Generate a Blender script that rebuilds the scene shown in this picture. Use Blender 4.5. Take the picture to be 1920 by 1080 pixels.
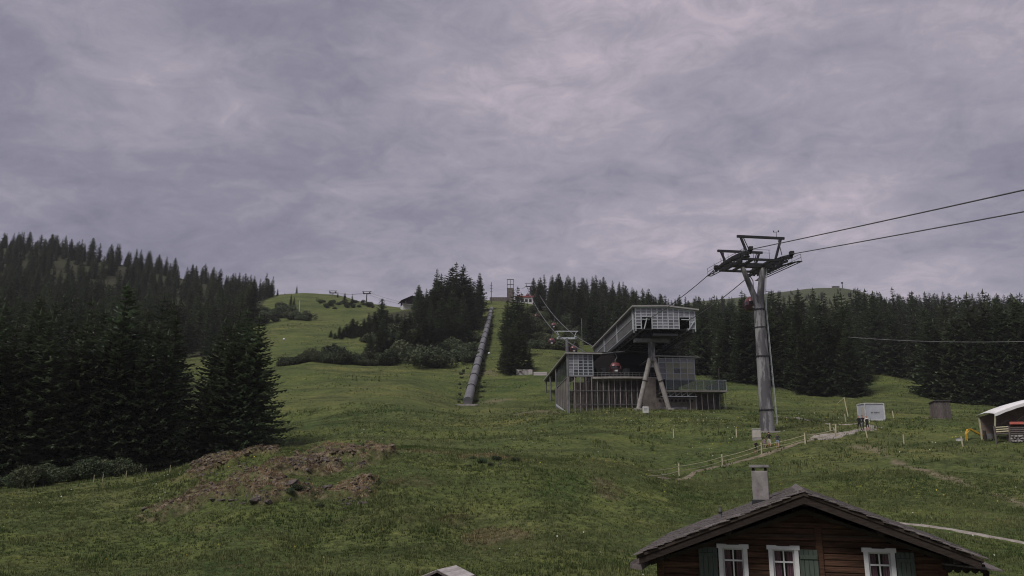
import bpy, bmesh, math, random
import numpy as np
from mathutils import Vector, Matrix
from mathutils.bvhtree import BVHTree
for o in list(bpy.data.objects): bpy.data.objects.remove(o)
random.seed(7); RNG = np.random.default_rng(7)
R = math.radians
SC = bpy.context.scene; COL = SC.collection

# ---------------------------------------------------------------- camera
FPX = 1487.0; PITCH = R(12.9); SP, CP = math.sin(PITCH), math.cos(PITCH)
cd = bpy.data.cameras.new('camera'); cam = bpy.data.objects.new('camera', cd); COL.objects.link(cam)
cam.location = (0, 0, 0); cam.rotation_euler = (R(90) + PITCH, 0, 0)
cd.sensor_width = 36; cd.lens = FPX / 1920 * 36; cd.clip_start = .1; cd.clip_end = 8000
SC.camera = cam

# ---------------------------------------------------------------- sky, sun, exposure
SUN_EL, SUN_AZ = R(52), R(-135)          # azimuth measured from +Y (view direction) towards +X
world = bpy.data.worlds.new('World'); SC.world = world; world.use_nodes = True
nt = world.node_tree; nt.nodes.clear()
def N(t, **kw):
    n = nt.nodes.new(t)
    for k, v in kw.items(): setattr(n, k, v)
    return n
def L(a, b): nt.links.new(a, b)
def mth(op, a, b=None, tree=None):
    n = N('ShaderNodeMath', operation=op)
    for i, v in enumerate((a, b)):
        if v is None: continue
        if isinstance(v, (int, float)): n.inputs[i].default_value = v
        else: L(v, n.inputs[i])
    return n.outputs[0]
wo = N('ShaderNodeOutputWorld'); bg = N('ShaderNodeBackground'); bg.inputs[1].default_value = .1
L(bg.outputs[0], wo.inputs[0])
sky = N('ShaderNodeTexSky', sky_type='NISHITA'); sky.sun_disc = False
sky.sun_elevation = SUN_EL; sky.sun_rotation = SUN_AZ; sky.altitude = 1500
tc = N('ShaderNodeTexCoord'); sep = N('ShaderNodeSeparateXYZ'); L(tc.outputs['Generated'], sep.inputs[0])
den = mth('ADD', mth('MAXIMUM', sep.outputs[2], 0.0), .22)
comb = N('ShaderNodeCombineXYZ')
L(mth('DIVIDE', sep.outputs[0], den), comb.inputs[0]); L(mth('DIVIDE', sep.outputs[1], den), comb.inputs[1])
comb.inputs[2].default_value = 3.7
def wnoise(scale, detail, rough, dist, off):
    mp = N('ShaderNodeMapping'); L(comb.outputs[0], mp.inputs[0])
    mp.inputs['Location'].default_value = off; mp.inputs['Rotation'].default_value = (0, 0, R(18))
    mp.inputs['Scale'].default_value = (scale, scale * 1.15, scale)
    n = N('ShaderNodeTexNoise'); L(mp.outputs[0], n.inputs['Vector']); n.inputs['Scale'].default_value = 1
    n.inputs['Detail'].default_value = detail; n.inputs['Roughness'].default_value = rough; n.inputs['Distortion'].default_value = dist
    return n.outputs['Fac']
OFF = (9.6, 2.75, 0)
big = wnoise(.8, 3, .5, .25, OFF); mid = wnoise(2.4, 9, .60, .5, (4.1, 2.2, 0)); fine = wnoise(10, 10, .68, .8, (0, 7, 1)); det = wnoise(34, 8, .7, .4, (3, 1, 2))
val = mth('ADD', mth('ADD', mth('MULTIPLY', big, .58), mth('MULTIPLY', mid, .38)), mth('ADD', mth('MULTIPLY', fine, .24), mth('MULTIPLY', det, .05)))
ramp = N('ShaderNodeValToRGB'); L(val, ramp.inputs[0])
el = ramp.color_ramp.elements
el[0].position = .50; el[0].color = (1.06, 1.02, 1.36, 1)
el[1].position = .82; el[1].color = (3.25, 2.80, 3.15, 1)
e = el.new(.60); e.color = (1.46, 1.39, 1.75, 1)
e = el.new(.70); e.color = (2.06, 1.88, 2.22, 1)
mx = N('ShaderNodeMixRGB'); mx.inputs[0].default_value = .97; L(sky.outputs[0], mx.inputs[1]); L(ramp.outputs[0], mx.inputs[2])
L(mx.outputs[0], bg.inputs[0])

sd = bpy.data.lights.new('sun', 'SUN'); sd.energy = 1.5; sd.angle = R(16); sd.color = (1, .95, .9)
sun = bpy.data.objects.new('sun', sd); COL.objects.link(sun)
sdir = Vector((math.sin(SUN_AZ) * math.cos(SUN_EL), math.cos(SUN_AZ) * math.cos(SUN_EL), math.sin(SUN_EL)))
sun.rotation_euler = sdir.to_track_quat('Z', 'Y').to_euler(); sun.location = sdir * 60
vs = SC.view_settings; vs.view_transform = 'Standard'; vs.look = 'None'; vs.exposure = .86; vs.gamma = 1; vs.use_curve_mapping = False
SC.render.engine = 'CYCLES'; SC.render.resolution_x = 1024; SC.render.resolution_y = 576
SC.cycles.filter_width = 1.1; SC.cycles.max_bounces = 5; SC.cycles.diffuse_bounces = 2; SC.cycles.glossy_bounces = 2; SC.cycles.transparent_max_bounces = 8

# ---------------------------------------------------------------- pixel helpers (photograph pixels -> directions)
def ray(px, py):
    u = (px - 960) / FPX; v = (540 - py) / FPX
    return np.array([u, CP - v * SP, SP + v * CP])
def P(px, py, y):
    r = ray(px, py); return r * (y / r[1])

# ---------------------------------------------------------------- materials
def new_mat(name):
    m = bpy.data.materials.new(name); m.use_nodes = True
    t = m.node_tree; b = t.nodes['Principled BSDF']
    return m, t, b
def mat(name, col, rough=.7, metal=0, var=.25, scale=3.0, bump=0, col2=None, stretch=(1, 1, 1), alpha=1, spec=.4, coord='Object', orand=0):
    m, t, b = new_mat(name)
    b.inputs['Roughness'].default_value = rough; b.inputs['Metallic'].default_value = metal
    b.inputs['Specular IOR Level'].default_value = spec; b.inputs['Alpha'].default_value = alpha
    c = t.nodes.new('ShaderNodeTexCoord'); mp = t.nodes.new('ShaderNodeMapping'); mp.inputs['Scale'].default_value = stretch
    t.links.new(c.outputs[coord], mp.inputs[0])
    n = t.nodes.new('ShaderNodeTexNoise'); n.inputs['Scale'].default_value = scale; n.inputs['Detail'].default_value = 6; n.inputs['Roughness'].default_value = .65
    t.links.new(mp.outputs[0], n.inputs['Vector'])
    r = t.nodes.new('ShaderNodeValToRGB'); t.links.new(n.outputs['Fac'], r.inputs[0])
    if col2 is None: a = [x * (1 - var) for x in col]; z = [min(x * (1 + var), 1) for x in col]
    else: a, z = col, col2
    r.color_ramp.elements[0].position = .32; r.color_ramp.elements[1].position = .68
    r.color_ramp.elements[0].color = (*a, 1); r.color_ramp.elements[1].color = (*z, 1)
    out = r.outputs[0]
    if orand:
        oi = t.nodes.new('ShaderNodeObjectInfo'); hs = t.nodes.new('ShaderNodeHueSaturation')
        mr = t.nodes.new('ShaderNodeMapRange'); t.links.new(oi.outputs['Random'], mr.inputs[0])
        mr.inputs[3].default_value = 1 - orand; mr.inputs[4].default_value = 1 + orand
        t.links.new(mr.outputs[0], hs.inputs['Value']); t.links.new(out, hs.inputs['Color']); out = hs.outputs[0]
    t.links.new(out, b.inputs['Base Color'])
    if bump:
        bp = t.nodes.new('ShaderNodeBump'); bp.inputs['Strength'].default_value = bump; bp.inputs['Distance'].default_value = .05
        t.links.new(n.outputs['Fac'], bp.inputs['Height']); t.links.new(bp.outputs[0], b.inputs['Normal'])
    return m
M = {}
M['screen'] = mat('dark_screen_wire', (.13, .12, .115), .8, 0, .3, 2)
M['steel'] = mat('galvanised_steel', (.16, .16, .165), .5, .35, .3, 1.2, .1)
M['shaft'] = mat('weathered_shaft_steel', (.085, .082, .088), .55, .1, .3, .7, .15, col2=(.25, .245, .25), stretch=(1.3, 1.3, .32))
M['shaft'].node_tree.nodes['Color Ramp'].color_ramp.elements[0].position = .46; M['shaft'].node_tree.nodes['Color Ramp'].color_ramp.elements[1].position = .54
M['darksteel'] = mat('dark_steel', (.034, .034, .037), .55, .4, .3, 4)
M['blacksteel'] = mat('black_rubber_steel', (.012, .012, .013), .7, 0, .3, 4)
M['rope'] = mat('wire_rope', (.12, .12, .125), .5, .4, .2, 8)
M['pipe'] = mat('painted_pipe_grey', (.10, .10, .106), .5, .1, .16, .5, .1, col2=(.185, .185, .192), stretch=(1, .4, 1))
M['concrete'] = mat('concrete', (.24, .225, .21), .9, 0, .25, 1.3, .2)
M['darkconcrete'] = mat('stained_concrete', (.11, .094, .085), .9, 0, .4, .8, .2)
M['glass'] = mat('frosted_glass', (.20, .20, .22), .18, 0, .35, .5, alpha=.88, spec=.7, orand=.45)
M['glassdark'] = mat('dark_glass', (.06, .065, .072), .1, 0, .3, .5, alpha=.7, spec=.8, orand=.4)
M['glassgreen'] = mat('green_rail_glass', (.06, .085, .08), .12, 0, .3, .5, alpha=.45, spec=.8)
M['panelyellow'] = mat('pale_blind', (.30, .30, .23), .6, 0, .12, 1, orand=.2)
M['mullion'] = mat('pale_mullion', (.42, .45, .47), .45, .2, .15, 2)
M['slat'] = mat('grey_wood_slat', (.22, .20, .19), .8, 0, .3, 2, stretch=(1, 1, .15))
M['roofedge'] = mat('zinc_roof_edge', (.32, .31, .30), .5, .3, .15, .6)
M['blackin'] = mat('interior_shade_black', (.008, .007, .007), .9, 0, .3, 2)  # near-black colour stands in for the shade inside rooms and openings
M['red'] = mat('cabin_red', (.13, .035, .038), .35, 0, .15, 2)
M['cabindark'] = mat('cabin_maroon', (.035, .014, .015), .35, 0, .15, 2)
M['redpale'] = mat('cabin_red_faded', (.25, .07, .065), .4, 0, .15, 2)
M['cabinglass'] = mat('cabin_glass', (.012, .012, .015), .08, 0, .2, 2, spec=.8)
M['white'] = mat('white_paint', (.62, .62, .62), .55, 0, .12, 2)
M['whitedirty'] = mat('aged_white_paint', (.50, .50, .49), .65, 0, .2, 3, .08)
M['box'] = mat('beige_cabinet', (.42, .39, .35), .6, 0, .15, 2)
M['log'] = mat('dark_brown_log', (.026, .015, .011), .85, 0, .3, 5, .5, col2=(.105, .056, .035), stretch=(.4, 3, 5), spec=.15, orand=.35)
M['darkwood'] = mat('dark_weathered_wood', (.018, .014, .012), .85, 0, .4, 5, .3, col2=(.04, .03, .025), stretch=(1, 1, 4), spec=.15, orand=.3)
M['trimwood'] = mat('brown_trim_wood', (.045, .034, .027), .85, 0, .4, 5, .3, stretch=(.4, 3, 4), spec=.2)
M['shingle'] = mat('grey_wood_shingle', (.055, .048, .047), .85, 0, .4, 6, .4, col2=(.16, .138, .13), stretch=(3, .6, 1), orand=.35)
M['shutter'] = mat('green_shutter', (.040, .055, .045), .7, 0, .3, 5, .2, col2=(.075, .092, .074), stretch=(4, 4, .6))
M['curtain'] = mat('mauve_curtain', (.32, .17, .23), .9, 0, .5, 9, 0, stretch=(6, 6, .3))
M['greywood'] = mat('silver_grey_wood', (.10, .085, .08), .85, 0, .5, 5, .3, stretch=(3, 3, .4), orand=.25)
M['palewood'] = mat('pale_bare_wood', (.40, .37, .25), .8, 0, .25, 5, .2, orand=.15)
M['yellow'] = mat('yellow_plastic', (.52, .30, .02), .4, 0, .12, 2)
M['canvas'] = mat('white_canvas', (.68, .67, .67), .8, 0, .1, 1.5)
M['redboard'] = mat('red_board', (.50, .13, .10), .6, 0, .2, 3)
M['stone'] = mat('grey_stone', (.26, .25, .24), .9, 0, .45, 4, .5, orand=.35)
M['rock'] = mat('outcrop_rock', (.045, .038, .035), .92, 0, .4, 2.5, .9, col2=(.15, .125, .115), orand=.25)
M['bark'] = mat('bark', (.055, .045, .038), .9, 0, .4, 5, .4, stretch=(3, 3, .5))
M['gravel'] = mat('gravel_path', (.17, .145, .125), .95, 0, .3, 2.2, .3, col2=(.33, .30, .27), coord='Generated' if False else 'Object')
M['track'] = mat('trodden_earth', (.10, .085, .055), .95, 0, .3, 1.6, .3, col2=(.24, .20, .145))
M['skin'] = mat('skin', (.42, .24, .18), .6, 0, .08, 5)
def cloth(n, c): M[n] = mat(n, c, .85, 0, .15, 8)
cloth('cloth_black', (.012, .012, .013)); cloth('cloth_white', (.55, .52, .46)); cloth('cloth_mauve', (.22, .15, .21)); cloth('cloth_navy', (.03, .028, .045))
cloth('cloth_denim', (.24, .29, .38)); cloth('cloth_grey', (.10, .10, .11)); cloth('cloth_red', (.25, .06, .05)); cloth('cloth_khaki', (.28, .24, .16))
cloth('hair_dark', (.02, .015, .012)); cloth('hair_fair', (.16, .10, .06))

def leaf_mat(name, c1, c2, orand=.3, scale=.55, transl=.22, spec=.2, rough=.7):
    m, t, b = new_mat(name); b.inputs['Roughness'].default_value = rough; b.inputs['Specular IOR Level'].default_value = spec
    c = t.nodes.new('ShaderNodeTexCoord'); n = t.nodes.new('ShaderNodeTexNoise'); t.links.new(c.outputs['Object'], n.inputs['Vector'])
    n.inputs['Scale'].default_value = scale; n.inputs['Detail'].default_value = 5; n.inputs['Roughness'].default_value = .7
    r = t.nodes.new('ShaderNodeValToRGB'); t.links.new(n.outputs['Fac'], r.inputs[0])
    r.color_ramp.elements[0].position = .35; r.color_ramp.elements[1].position = .68
    r.color_ramp.elements[0].color = (*c1, 1); r.color_ramp.elements[1].color = (*c2, 1)
    oi = t.nodes.new('ShaderNodeObjectInfo'); hs = t.nodes.new('ShaderNodeHueSaturation')
    mr = t.nodes.new('ShaderNodeMapRange'); t.links.new(oi.outputs['Random'], mr.inputs[0]); mr.inputs[3].default_value = 1 - orand; mr.inputs[4].default_value = 1 + orand
    mr2 = t.nodes.new('ShaderNodeMapRange'); ml = t.nodes.new('ShaderNodeMath'); ml.operation = 'FRACT'; mm = t.nodes.new('ShaderNodeMath'); mm.operation = 'MULTIPLY'; mm.inputs[1].default_value = 7.13
    t.links.new(oi.outputs['Random'], mm.inputs[0]); t.links.new(mm.outputs[0], ml.inputs[0]); t.links.new(ml.outputs[0], mr2.inputs[0])
    mr2.inputs[3].default_value = .47; mr2.inputs[4].default_value = .52
    t.links.new(mr.outputs[0], hs.inputs['Value']); t.links.new(mr2.outputs[0], hs.inputs['Hue']); t.links.new(r.outputs[0], hs.inputs['Color'])
    t.links.new(hs.outputs[0], b.inputs['Base Color'])
    tr = t.nodes.new('ShaderNodeBsdfTranslucent'); t.links.new(hs.outputs[0], tr.inputs[0])
    mix = t.nodes.new('ShaderNodeMixShader'); mix.inputs[0].default_value = transl
    t.links.new(b.outputs[0], mix.inputs[1]); t.links.new(tr.outputs[0], mix.inputs[2])
    t.links.new(mix.outputs[0], t.nodes['Material Output'].inputs[0])
    return m
M['needles'] = leaf_mat('spruce_needles', (.038, .055, .030), (.096, .128, .062), orand=.42, transl=.3, spec=.4, rough=.55)
M['leaves'] = leaf_mat('shrub_leaves', (.034, .048, .026), (.086, .108, .052), .4)
M['alder'] = leaf_mat('pale_shrub_leaves', (.044, .060, .034), (.104, .128, .066), .3)

# ---------------------------------------------------------------- mesh builder
class MB:
    def __init__(s): s.v = []; s.f = []
    def add(s, vs, fs):
        o = len(s.v); s.v += [tuple(map(float, q)) for q in vs]; s.f += [tuple(i + o for i in q) for q in fs]; return s
    def box(s, x0, x1, y0, y1, z0, z1):
        return s.add([(x0, y0, z0), (x1, y0, z0), (x1, y1, z0), (x0, y1, z0), (x0, y0, z1), (x1, y0, z1), (x1, y1, z1), (x0, y1, z1)],
                     [(0, 3, 2, 1), (4, 5, 6, 7), (0, 1, 5, 4), (1, 2, 6, 5), (2, 3, 7, 6), (3, 0, 4, 7)])
    def bbox(s, x0, x1, y0, y1, z0, z1, b=.02):
        "box with chamfered edges"
        bm = bmesh.new(); bmesh.ops.create_cube(bm, size=1)
        for v in bm.verts: v.co = Vector(((x0 + x1) / 2 + v.co.x * (x1 - x0), (y0 + y1) / 2 + v.co.y * (y1 - y0), (z0 + z1) / 2 + v.co.z * (z1 - z0)))
        bmesh.ops.bevel(bm, geom=list(bm.edges), offset=b, segments=1, affect='EDGES')
        bm.verts.index_update()
        s.add([v.co for v in bm.verts], [[v.index for v in f.verts] for f in bm.faces]); bm.free(); return s
    def beam(s, p0, p1, w, h=None, up=(0, 0, 1), w1=None, h1=None):
        h = w if h is None else h; w1 = w if w1 is None else w1; h1 = h if h1 is None else h1
        p0, p1 = Vector(p0), Vector(p1); d = (p1 - p0).normalized(); u = Vector(up)
        if abs(d.dot(u)) > .98: u = Vector((1, 0, 0))
        a = d.cross(u).normalized(); b = a.cross(d)
        vs = []
        for p, ww, hh in ((p0, w, h), (p1, w1, h1)):
            for i, j in ((-1, -1), (1, -1), (1, 1), (-1, 1)): vs.append(p + a * (i * ww / 2) + b * (j * hh / 2))
        return s.add(vs, [(0, 3, 2, 1), (4, 5, 6, 7), (0, 1, 5, 4), (1, 2, 6, 5), (2, 3, 7, 6), (3, 0, 4, 7)])
    def tube(s, p0, p1, r0, r1=None, n=10, cap=True):
        return s.path([p0, p1], [r0, r0 if r1 is None else r1], n, cap)
    def path(s, pts, rs, n=8, cap=True):
        pts = [Vector(p) for p in pts]
        if isinstance(rs, (int, float)): rs = [rs] * len(pts)
        vs = []; fs = []; a = None
        for i, p in enumerate(pts):
            d = (pts[min(i + 1, len(pts) - 1)] - pts[max(i - 1, 0)]).normalized()
            if a is None:
                u = Vector((0, 0, 1)) if abs(d.z) < .95 else Vector((1, 0, 0)); a = d.cross(u).normalized()
            else: a = (a - d * a.dot(d)).normalized()
            b = a.cross(d)
            for k in range(n):
                t = 2 * math.pi * k / n; vs.append(p + (a * math.cos(t) + b * math.sin(t)) * rs[i])
        for i in range(len(pts) - 1):
            for k in range(n): fs.append((i * n + k, i * n + (k + 1) % n, (i + 1) * n + (k + 1) % n, (i + 1) * n + k))
        if cap: fs.append(tuple(range(n - 1, -1, -1))); fs.append(tuple((len(pts) - 1) * n + k for k in range(n)))
        return s.add(vs, fs)
    def prism(s, poly, vec):
        n = len(poly); v = Vector(vec); vs = [Vector(p) for p in poly] + [Vector(p) + v for p in poly]
        return s.add(vs, [tuple(range(n - 1, -1, -1)), tuple(range(n, 2 * n))] + [(i, (i + 1) % n, (i + 1) % n + n, i + n) for i in range(n)])
    def mesh(s, name):
        me = bpy.data.meshes.new(name); me.from_pydata(s.v, [], s.f)
        bm = bmesh.new(); bm.from_mesh(me); bmesh.ops.recalc_face_normals(bm, faces=list(bm.faces)); bm.to_mesh(me); bm.free()
        return me
    def build(s, name, m, parent=None, smooth=False, org=(0, 0, 0), **tags):
        if any(org):
            s.v = [(a - org[0], b - org[1], c - org[2]) for a, b, c in s.v]
        me = s.mesh(name); me.materials.append(M[m] if isinstance(m, str) else m)
        if smooth:
            me.polygons.foreach_set('use_smooth', [len(p.vertices) <= 4 for p in me.polygons])
            me.set_sharp_from_angle(angle=R(50))
        o = bpy.data.objects.new(name, me); COL.objects.link(o)
        if any(org): o.location = org
        if parent: o.parent = parent
        tag(o, **tags); return o
def tag(o, label=None, category=None, group=None, kind=None):
    for k, v in (('label', label), ('category', category), ('group', group), ('kind', kind)):
        if v: o[k] = v
    return o
def thing(name, label, category, loc=(0, 0, 0), rz=0, group=None):
    o = bpy.data.objects.new(name, None); COL.objects.link(o); o.location = loc; o.rotation_euler = (0, 0, rz); o.empty_display_size = .5
    return tag(o, label, category, group)
def copy_thing(root, loc, rz=0, scale=None, **tags):
    r = root.copy(); COL.objects.link(r); r.location = loc; r.rotation_euler = (0, 0, rz)
    if scale is not None: r.scale = scale
    for ch in root.children:
        c = ch.copy(); COL.objects.link(c); c.parent = r
        for g in ch.children:
            d = g.copy(); COL.objects.link(d); d.parent = c
    tag(r, **tags); return r
def part_copy(o, parent, loc, rz=None, scale=None):
    c = o.copy(); COL.objects.link(c); c.parent = parent; c.location = loc
    if rz is not None: c.rotation_euler = (0, 0, rz)
    if scale is not None: c.scale = scale
    return c

# ---------------------------------------------------------------- value noise
def _h(ix, iy, s):
    n = (ix.astype(np.int64) * 374761393 + iy.astype(np.int64) * 668265263 + s * 1442695041) & 0xffffffff
    n = ((n ^ (n >> 13)) * 1274126177) & 0xffffffff
    return ((n ^ (n >> 16)) & 0xffff) / 65535.0
def vnoise(x, y, s=0):
    ix, iy = np.floor(x), np.floor(y); fx, fy = x - ix, y - iy
    fx = fx * fx * (3 - 2 * fx); fy = fy * fy * (3 - 2 * fy)
    return (_h(ix, iy, s) * (1 - fx) + _h(ix + 1, iy, s) * fx) * (1 - fy) + (_h(ix, iy + 1, s) * (1 - fx) + _h(ix + 1, iy + 1, s) * fx) * fy
def fbm(x, y, w, o=4, s=0):
    r = 0; a = 1; t = 0
    for i in range(o):
        r = r + a * vnoise(x / w + 17.3 * i, y / w - 9.1 * i, s + i); t += a; a *= .5; w *= .5
    return r / t
# ================================================================ GROUND
CT = []   # (px, py, depth y) of ground seen or implied
def row(py, *pts):
    for px, y in pts: CT.append((px, py, y))
row(1080, (0, 43), (300, 43), (700, 42), (1000, 41), (1300, 39), (1600, 37), (1920, 35))
row(1000, (0, 55), (300, 55), (600, 53), (900, 53), (1200, 53), (1500, 50), (1920, 46))
CT += [(0, 928, 74), (200, 912, 76), (300, 897, 77),
       (400, 950, 58), (550, 955, 57), (660, 960, 57), (450, 902, 63), (600, 892, 65), (400, 878, 70), (340, 885, 73),
       (520, 856, 71), (620, 850, 71), (700, 852, 71), (800, 850, 72), (900, 854, 72), (970, 858, 73),
       (640, 846, 88), (800, 842, 92), (950, 838, 95), (480, 860, 108), (560, 838, 112), (330, 878, 97), (200, 895, 92), (0, 918, 86),
       (700, 800, 128), (600, 780, 150), (600, 730, 195), (590, 690, 240), (560, 640, 310), (550, 606, 360),
       (800, 765, 165), (780, 720, 205), (760, 690, 240),
       (850, 920, 62), (1000, 900, 65), (1100, 900, 66), (1200, 905, 68), (1100, 860, 80), (1000, 812, 118), (1000, 773, 152), (1100, 782, 136), (1200, 778, 138), (1300, 776, 140), (1350, 772, 146),
       (865, 765, 188), (1000, 762, 186), (940, 740, 205), (1010, 704, 232), (1045, 665, 272), (1090, 770, 160), (1210, 768, 152), (1330, 770, 156),
       (1200, 740, 205), (1400, 745, 195),
       (1440, 815, 111), (1380, 845, 98), (1275, 892, 86), (1200, 850, 95), (1440, 742, 200), (1550, 747, 208), (1612, 745, 205), (1640, 704, 258), (1735, 733, 225), (1850, 762, 188), (1920, 767, 180),
       (1638, 789, 122), (1768, 785, 127), (1620, 806, 108), (1890, 828, 90), (1920, 828, 90), (1800, 842, 88), (1700, 868, 79), (1900, 905, 68), (1600, 905, 70), (1450, 900, 76), (1900, 960, 54), (1695, 832, 99), (1540, 820, 105)]
# hidden ground under the woods, hills and ridges
CT += [(0, 800, 130), (250, 800, 135), (0, 640, 300), (250, 670, 290), (400, 700, 240), (440, 640, 320), (0, 540, 430), (200, 565, 430), (400, 600, 420),
       (0, 467, 560), (175, 488, 560), (300, 513, 570), (400, 538, 580), (500, 560, 590), (0, 500, 760), (250, 540, 760), (500, 590, 760),
       (600, 551, 520), (550, 549, 520), (650, 557, 500), (720, 576, 470), (600, 585, 430), (650, 600, 400), (600, 590, 680), (720, 610, 640),
       (877, 762, 190), (888, 712, 228), (905, 648, 302), (914, 612, 358), (921, 580, 415), (921, 566, 445), (850, 578, 430), (780, 579, 430), (1000, 570, 450), (800, 640, 300), (700, 650, 290), (860, 620, 340), (900, 600, 620), (780, 610, 600), (1000, 605, 640),
       (1060, 625, 340), (1020, 590, 400), (1100, 600, 420), (1100, 560, 560), (1160, 568, 560), (1220, 585, 560), (1130, 610, 740),
       (1300, 650, 330), (1200, 640, 330), (1500, 660, 330), (1700, 665, 330), (1900, 685, 310), (1300, 612, 480), (1600, 625, 480), (1850, 635, 450),
       (1500, 595, 700), (1700, 601, 640), (1800, 600, 610), (1920, 615, 580), (1850, 650, 780), (1700, 625, 1050),
       (1300, 568, 1000), (1380, 560, 1000), (1440, 550, 1000), (1500, 546, 1000), (1575, 541, 1000), (1650, 563, 980), (1300, 610, 1300), (1500, 600, 1300), (1650, 620, 1300)]
CT += [(-170, py, y) for px, py, y in CT if px == 0] + [(2090, py, y) for px, py, y in CT if px >= 1900]
_c = np.array([P(*c) for c in CT])
_r = np.hypot(_c[:, 0], _c[:, 1]); _az = np.arctan2(_c[:, 0], _c[:, 1])
AS = 3.2
def _U(az, r): return np.stack([az * AS, np.log(r)], -1)
_X = _U(_az, _r); _Y = _c[:, 2] / _r
def _phi(A, B):
    d = np.sqrt(((A[:, None, :] - B[None, :, :]) ** 2).sum(-1)); return d * d * np.log(d + 1e-9)
_n = len(_X); _A = np.zeros((_n + 3, _n + 3)); _A[:_n, :_n] = _phi(_X, _X) + np.eye(_n) * 2e-3
_A[:_n, _n] = 1; _A[:_n, _n + 1:] = _X; _A[_n, :_n] = 1; _A[_n + 1:, :_n] = _X.T
_W = np.linalg.solve(_A, np.concatenate([_Y, [0, 0, 0]]))
AZL = R(36.5)
def tan_el(az, r):
    out = np.empty(len(az))
    for i in range(0, len(az), 20000):
        u = _U(az[i:i + 20000], r[i:i + 20000]); out[i:i + 20000] = _phi(u, _X) @ _W[:_n] + _W[_n] + u @ _W[_n + 1:]
    return out
def sstep(a, b, x): t = np.clip((x - a) / (b - a), 0, 1); return t * t * (3 - 2 * t)
def seg_dist(x, y, pts):
    d = np.full(len(x), 1e9)
    for (ax, ay), (bx, by) in zip(pts[:-1], pts[1:]):
        t = np.clip(((x - ax) * (bx - ax) + (y - ay) * (by - ay)) / ((bx - ax) ** 2 + (by - ay) ** 2 + 1e-9), 0, 1)
        d = np.minimum(d, np.hypot(x - ax - t * (bx - ax), y - ay - t * (by - ay)))
    return d
def plan(px, py, y): q = P(px, py, y); return q[0], q[1]
# patches of dry, stony ground: (centre, radius across, radius along)
DRY = [(plan(470, 930, 60), 6.2, 2.6), (plan(540, 888, 66), 6.6, 3.0), (plan(635, 868, 69), 4.6, 3.0), (plan(390, 892, 69), 3.2, 1.9), (plan(655, 935, 60), 2.2, 1.8), (plan(470, 868, 71), 3.0, 1.4),
       (plan(800, 853, 71), 2.6, 1.2, .5), (plan(925, 862, 71), 3.0, 1.6, .6), (plan(925, 1008, 52), 2.1, 1.8, .55), (plan(1138, 912, 64), 1.6, 3.0, .55), (plan(860, 985, 55), 1.7, 1.3, .25), (plan(760, 910, 62), 1.6, 1.2, .25)]
DRY = [d if len(d) == 4 else (*d, 1.) for d in DRY]
def dry_mask(x, y):
    d = np.zeros(len(x)); w = fbm(x, y, 2.2, 5, 50) - .5
    for (cx, cy), rx, ry, st_ in DRY:
        q = np.sqrt(((x - cx) / rx) ** 2 + ((y - cy) / ry) ** 2) + w * 2.2
        d = np.maximum(d, st_ * (1 - sstep(.66, 1.05, q)))
    return d
def height(x, y):
    x = np.asarray(x, float); y = np.asarray(y, float)
    r = np.maximum(np.hypot(x, y), .5); az = np.arctan2(x, y)
    azc = np.clip(az, -AZL, AZL); rc = np.clip(r, 36, 1300)
    z = tan_el(azc, rc) * rc
    z = -8.2 + (z + 8.2) * sstep(14, 37, r)
    z = np.where(r > 1300, z - (r - 1300) * .25, z)
    back = sstep(R(60), R(120), np.abs(az)); z = z * (1 - back) + (-8.2 - .05 * r) * back
    k = sstep(28, 45, r)
    z = z + k * ((fbm(x, y, 9, 3, 1) - .5) * .55 + (fbm(x, y, 2.2, 3, 5) - .5) * .26) + sstep(90, 300, r) * (fbm(x, y, 38, 3, 9) - .5) * 4 * (1 - sstep(150, 200, r) * 0)
    z = z + sstep(45, 80, r) * (1 - sstep(260, 330, r)) * ((fbm(x, y, 15, 2, 12) - .5) * 1.5 + (fbm(x * .5, y, 7, 2, 13) - .5) * .7)
    d = dry_mask(x, y)
    n1 = fbm(x, y, 3.4, 4, 30); rg_ = 1 - np.abs(n1 - .5) * 4; ter = (np.floor(n1 * 9) + sstep(.55, .95, (n1 * 9) % 1)) / 9      # broken ledges
    z = z + d * d * (1.7 * (ter - .5) + .30 * np.clip(rg_, -1, 1) + .55 * (fbm(x, y, 1.0, 3, 33) - .5) + .35)
    return z
def H1(x, y): return float(height(np.array([x]), np.array([y]))[0])
# flatten noise under the buildings is not needed: footings reach into the slope
az_in = np.radians(np.arange(-40, 40.001, .16)); az_out = np.radians(np.concatenate([np.arange(-180, -40, 3.5), np.arange(43, 180, 3.5)]))
AZ = np.sort(np.concatenate([az_in, az_out]))
rr = [1.0]
while rr[-1] < 2400:
    q = rr[-1]; rr.append(q * (1.0035 if 54 < q < 76 else 1.0075 if 34 < q < 120 else 1.014 if 120 <= q < 320 else 1.028 if q >= 320 else 1.06))
RR = np.array(rr)
na, nr = len(AZ), len(RR)
GA, GR = np.meshgrid(AZ, RR, indexing='ij'); gx = (GR * np.sin(GA)).ravel(); gy = (GR * np.cos(GA)).ravel(); gz = height(gx, gy)
idx = np.arange(na * nr).reshape(na, nr); nx = np.roll(idx, -1, axis=0)
quads = np.stack([idx[:, :-1], idx[:, 1:], nx[:, 1:], nx[:, :-1]], -1).reshape(-1, 4)
verts = np.stack([gx, gy, gz], -1)
me = bpy.data.meshes.new('ground'); me.vertices.add(len(verts)); me.vertices.foreach_set('co', verts.ravel())
me.loops.add(len(quads) * 4); me.polygons.add(len(quads))
me.loops.foreach_set('vertex_index', quads.ravel().astype(np.int32)); me.polygons.foreach_set('loop_start', np.arange(0, len(quads) * 4, 4, dtype=np.int32))
me.polygons.foreach_set('use_smooth', np.ones(len(quads), bool)); me.update(calc_edges=True)
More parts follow.
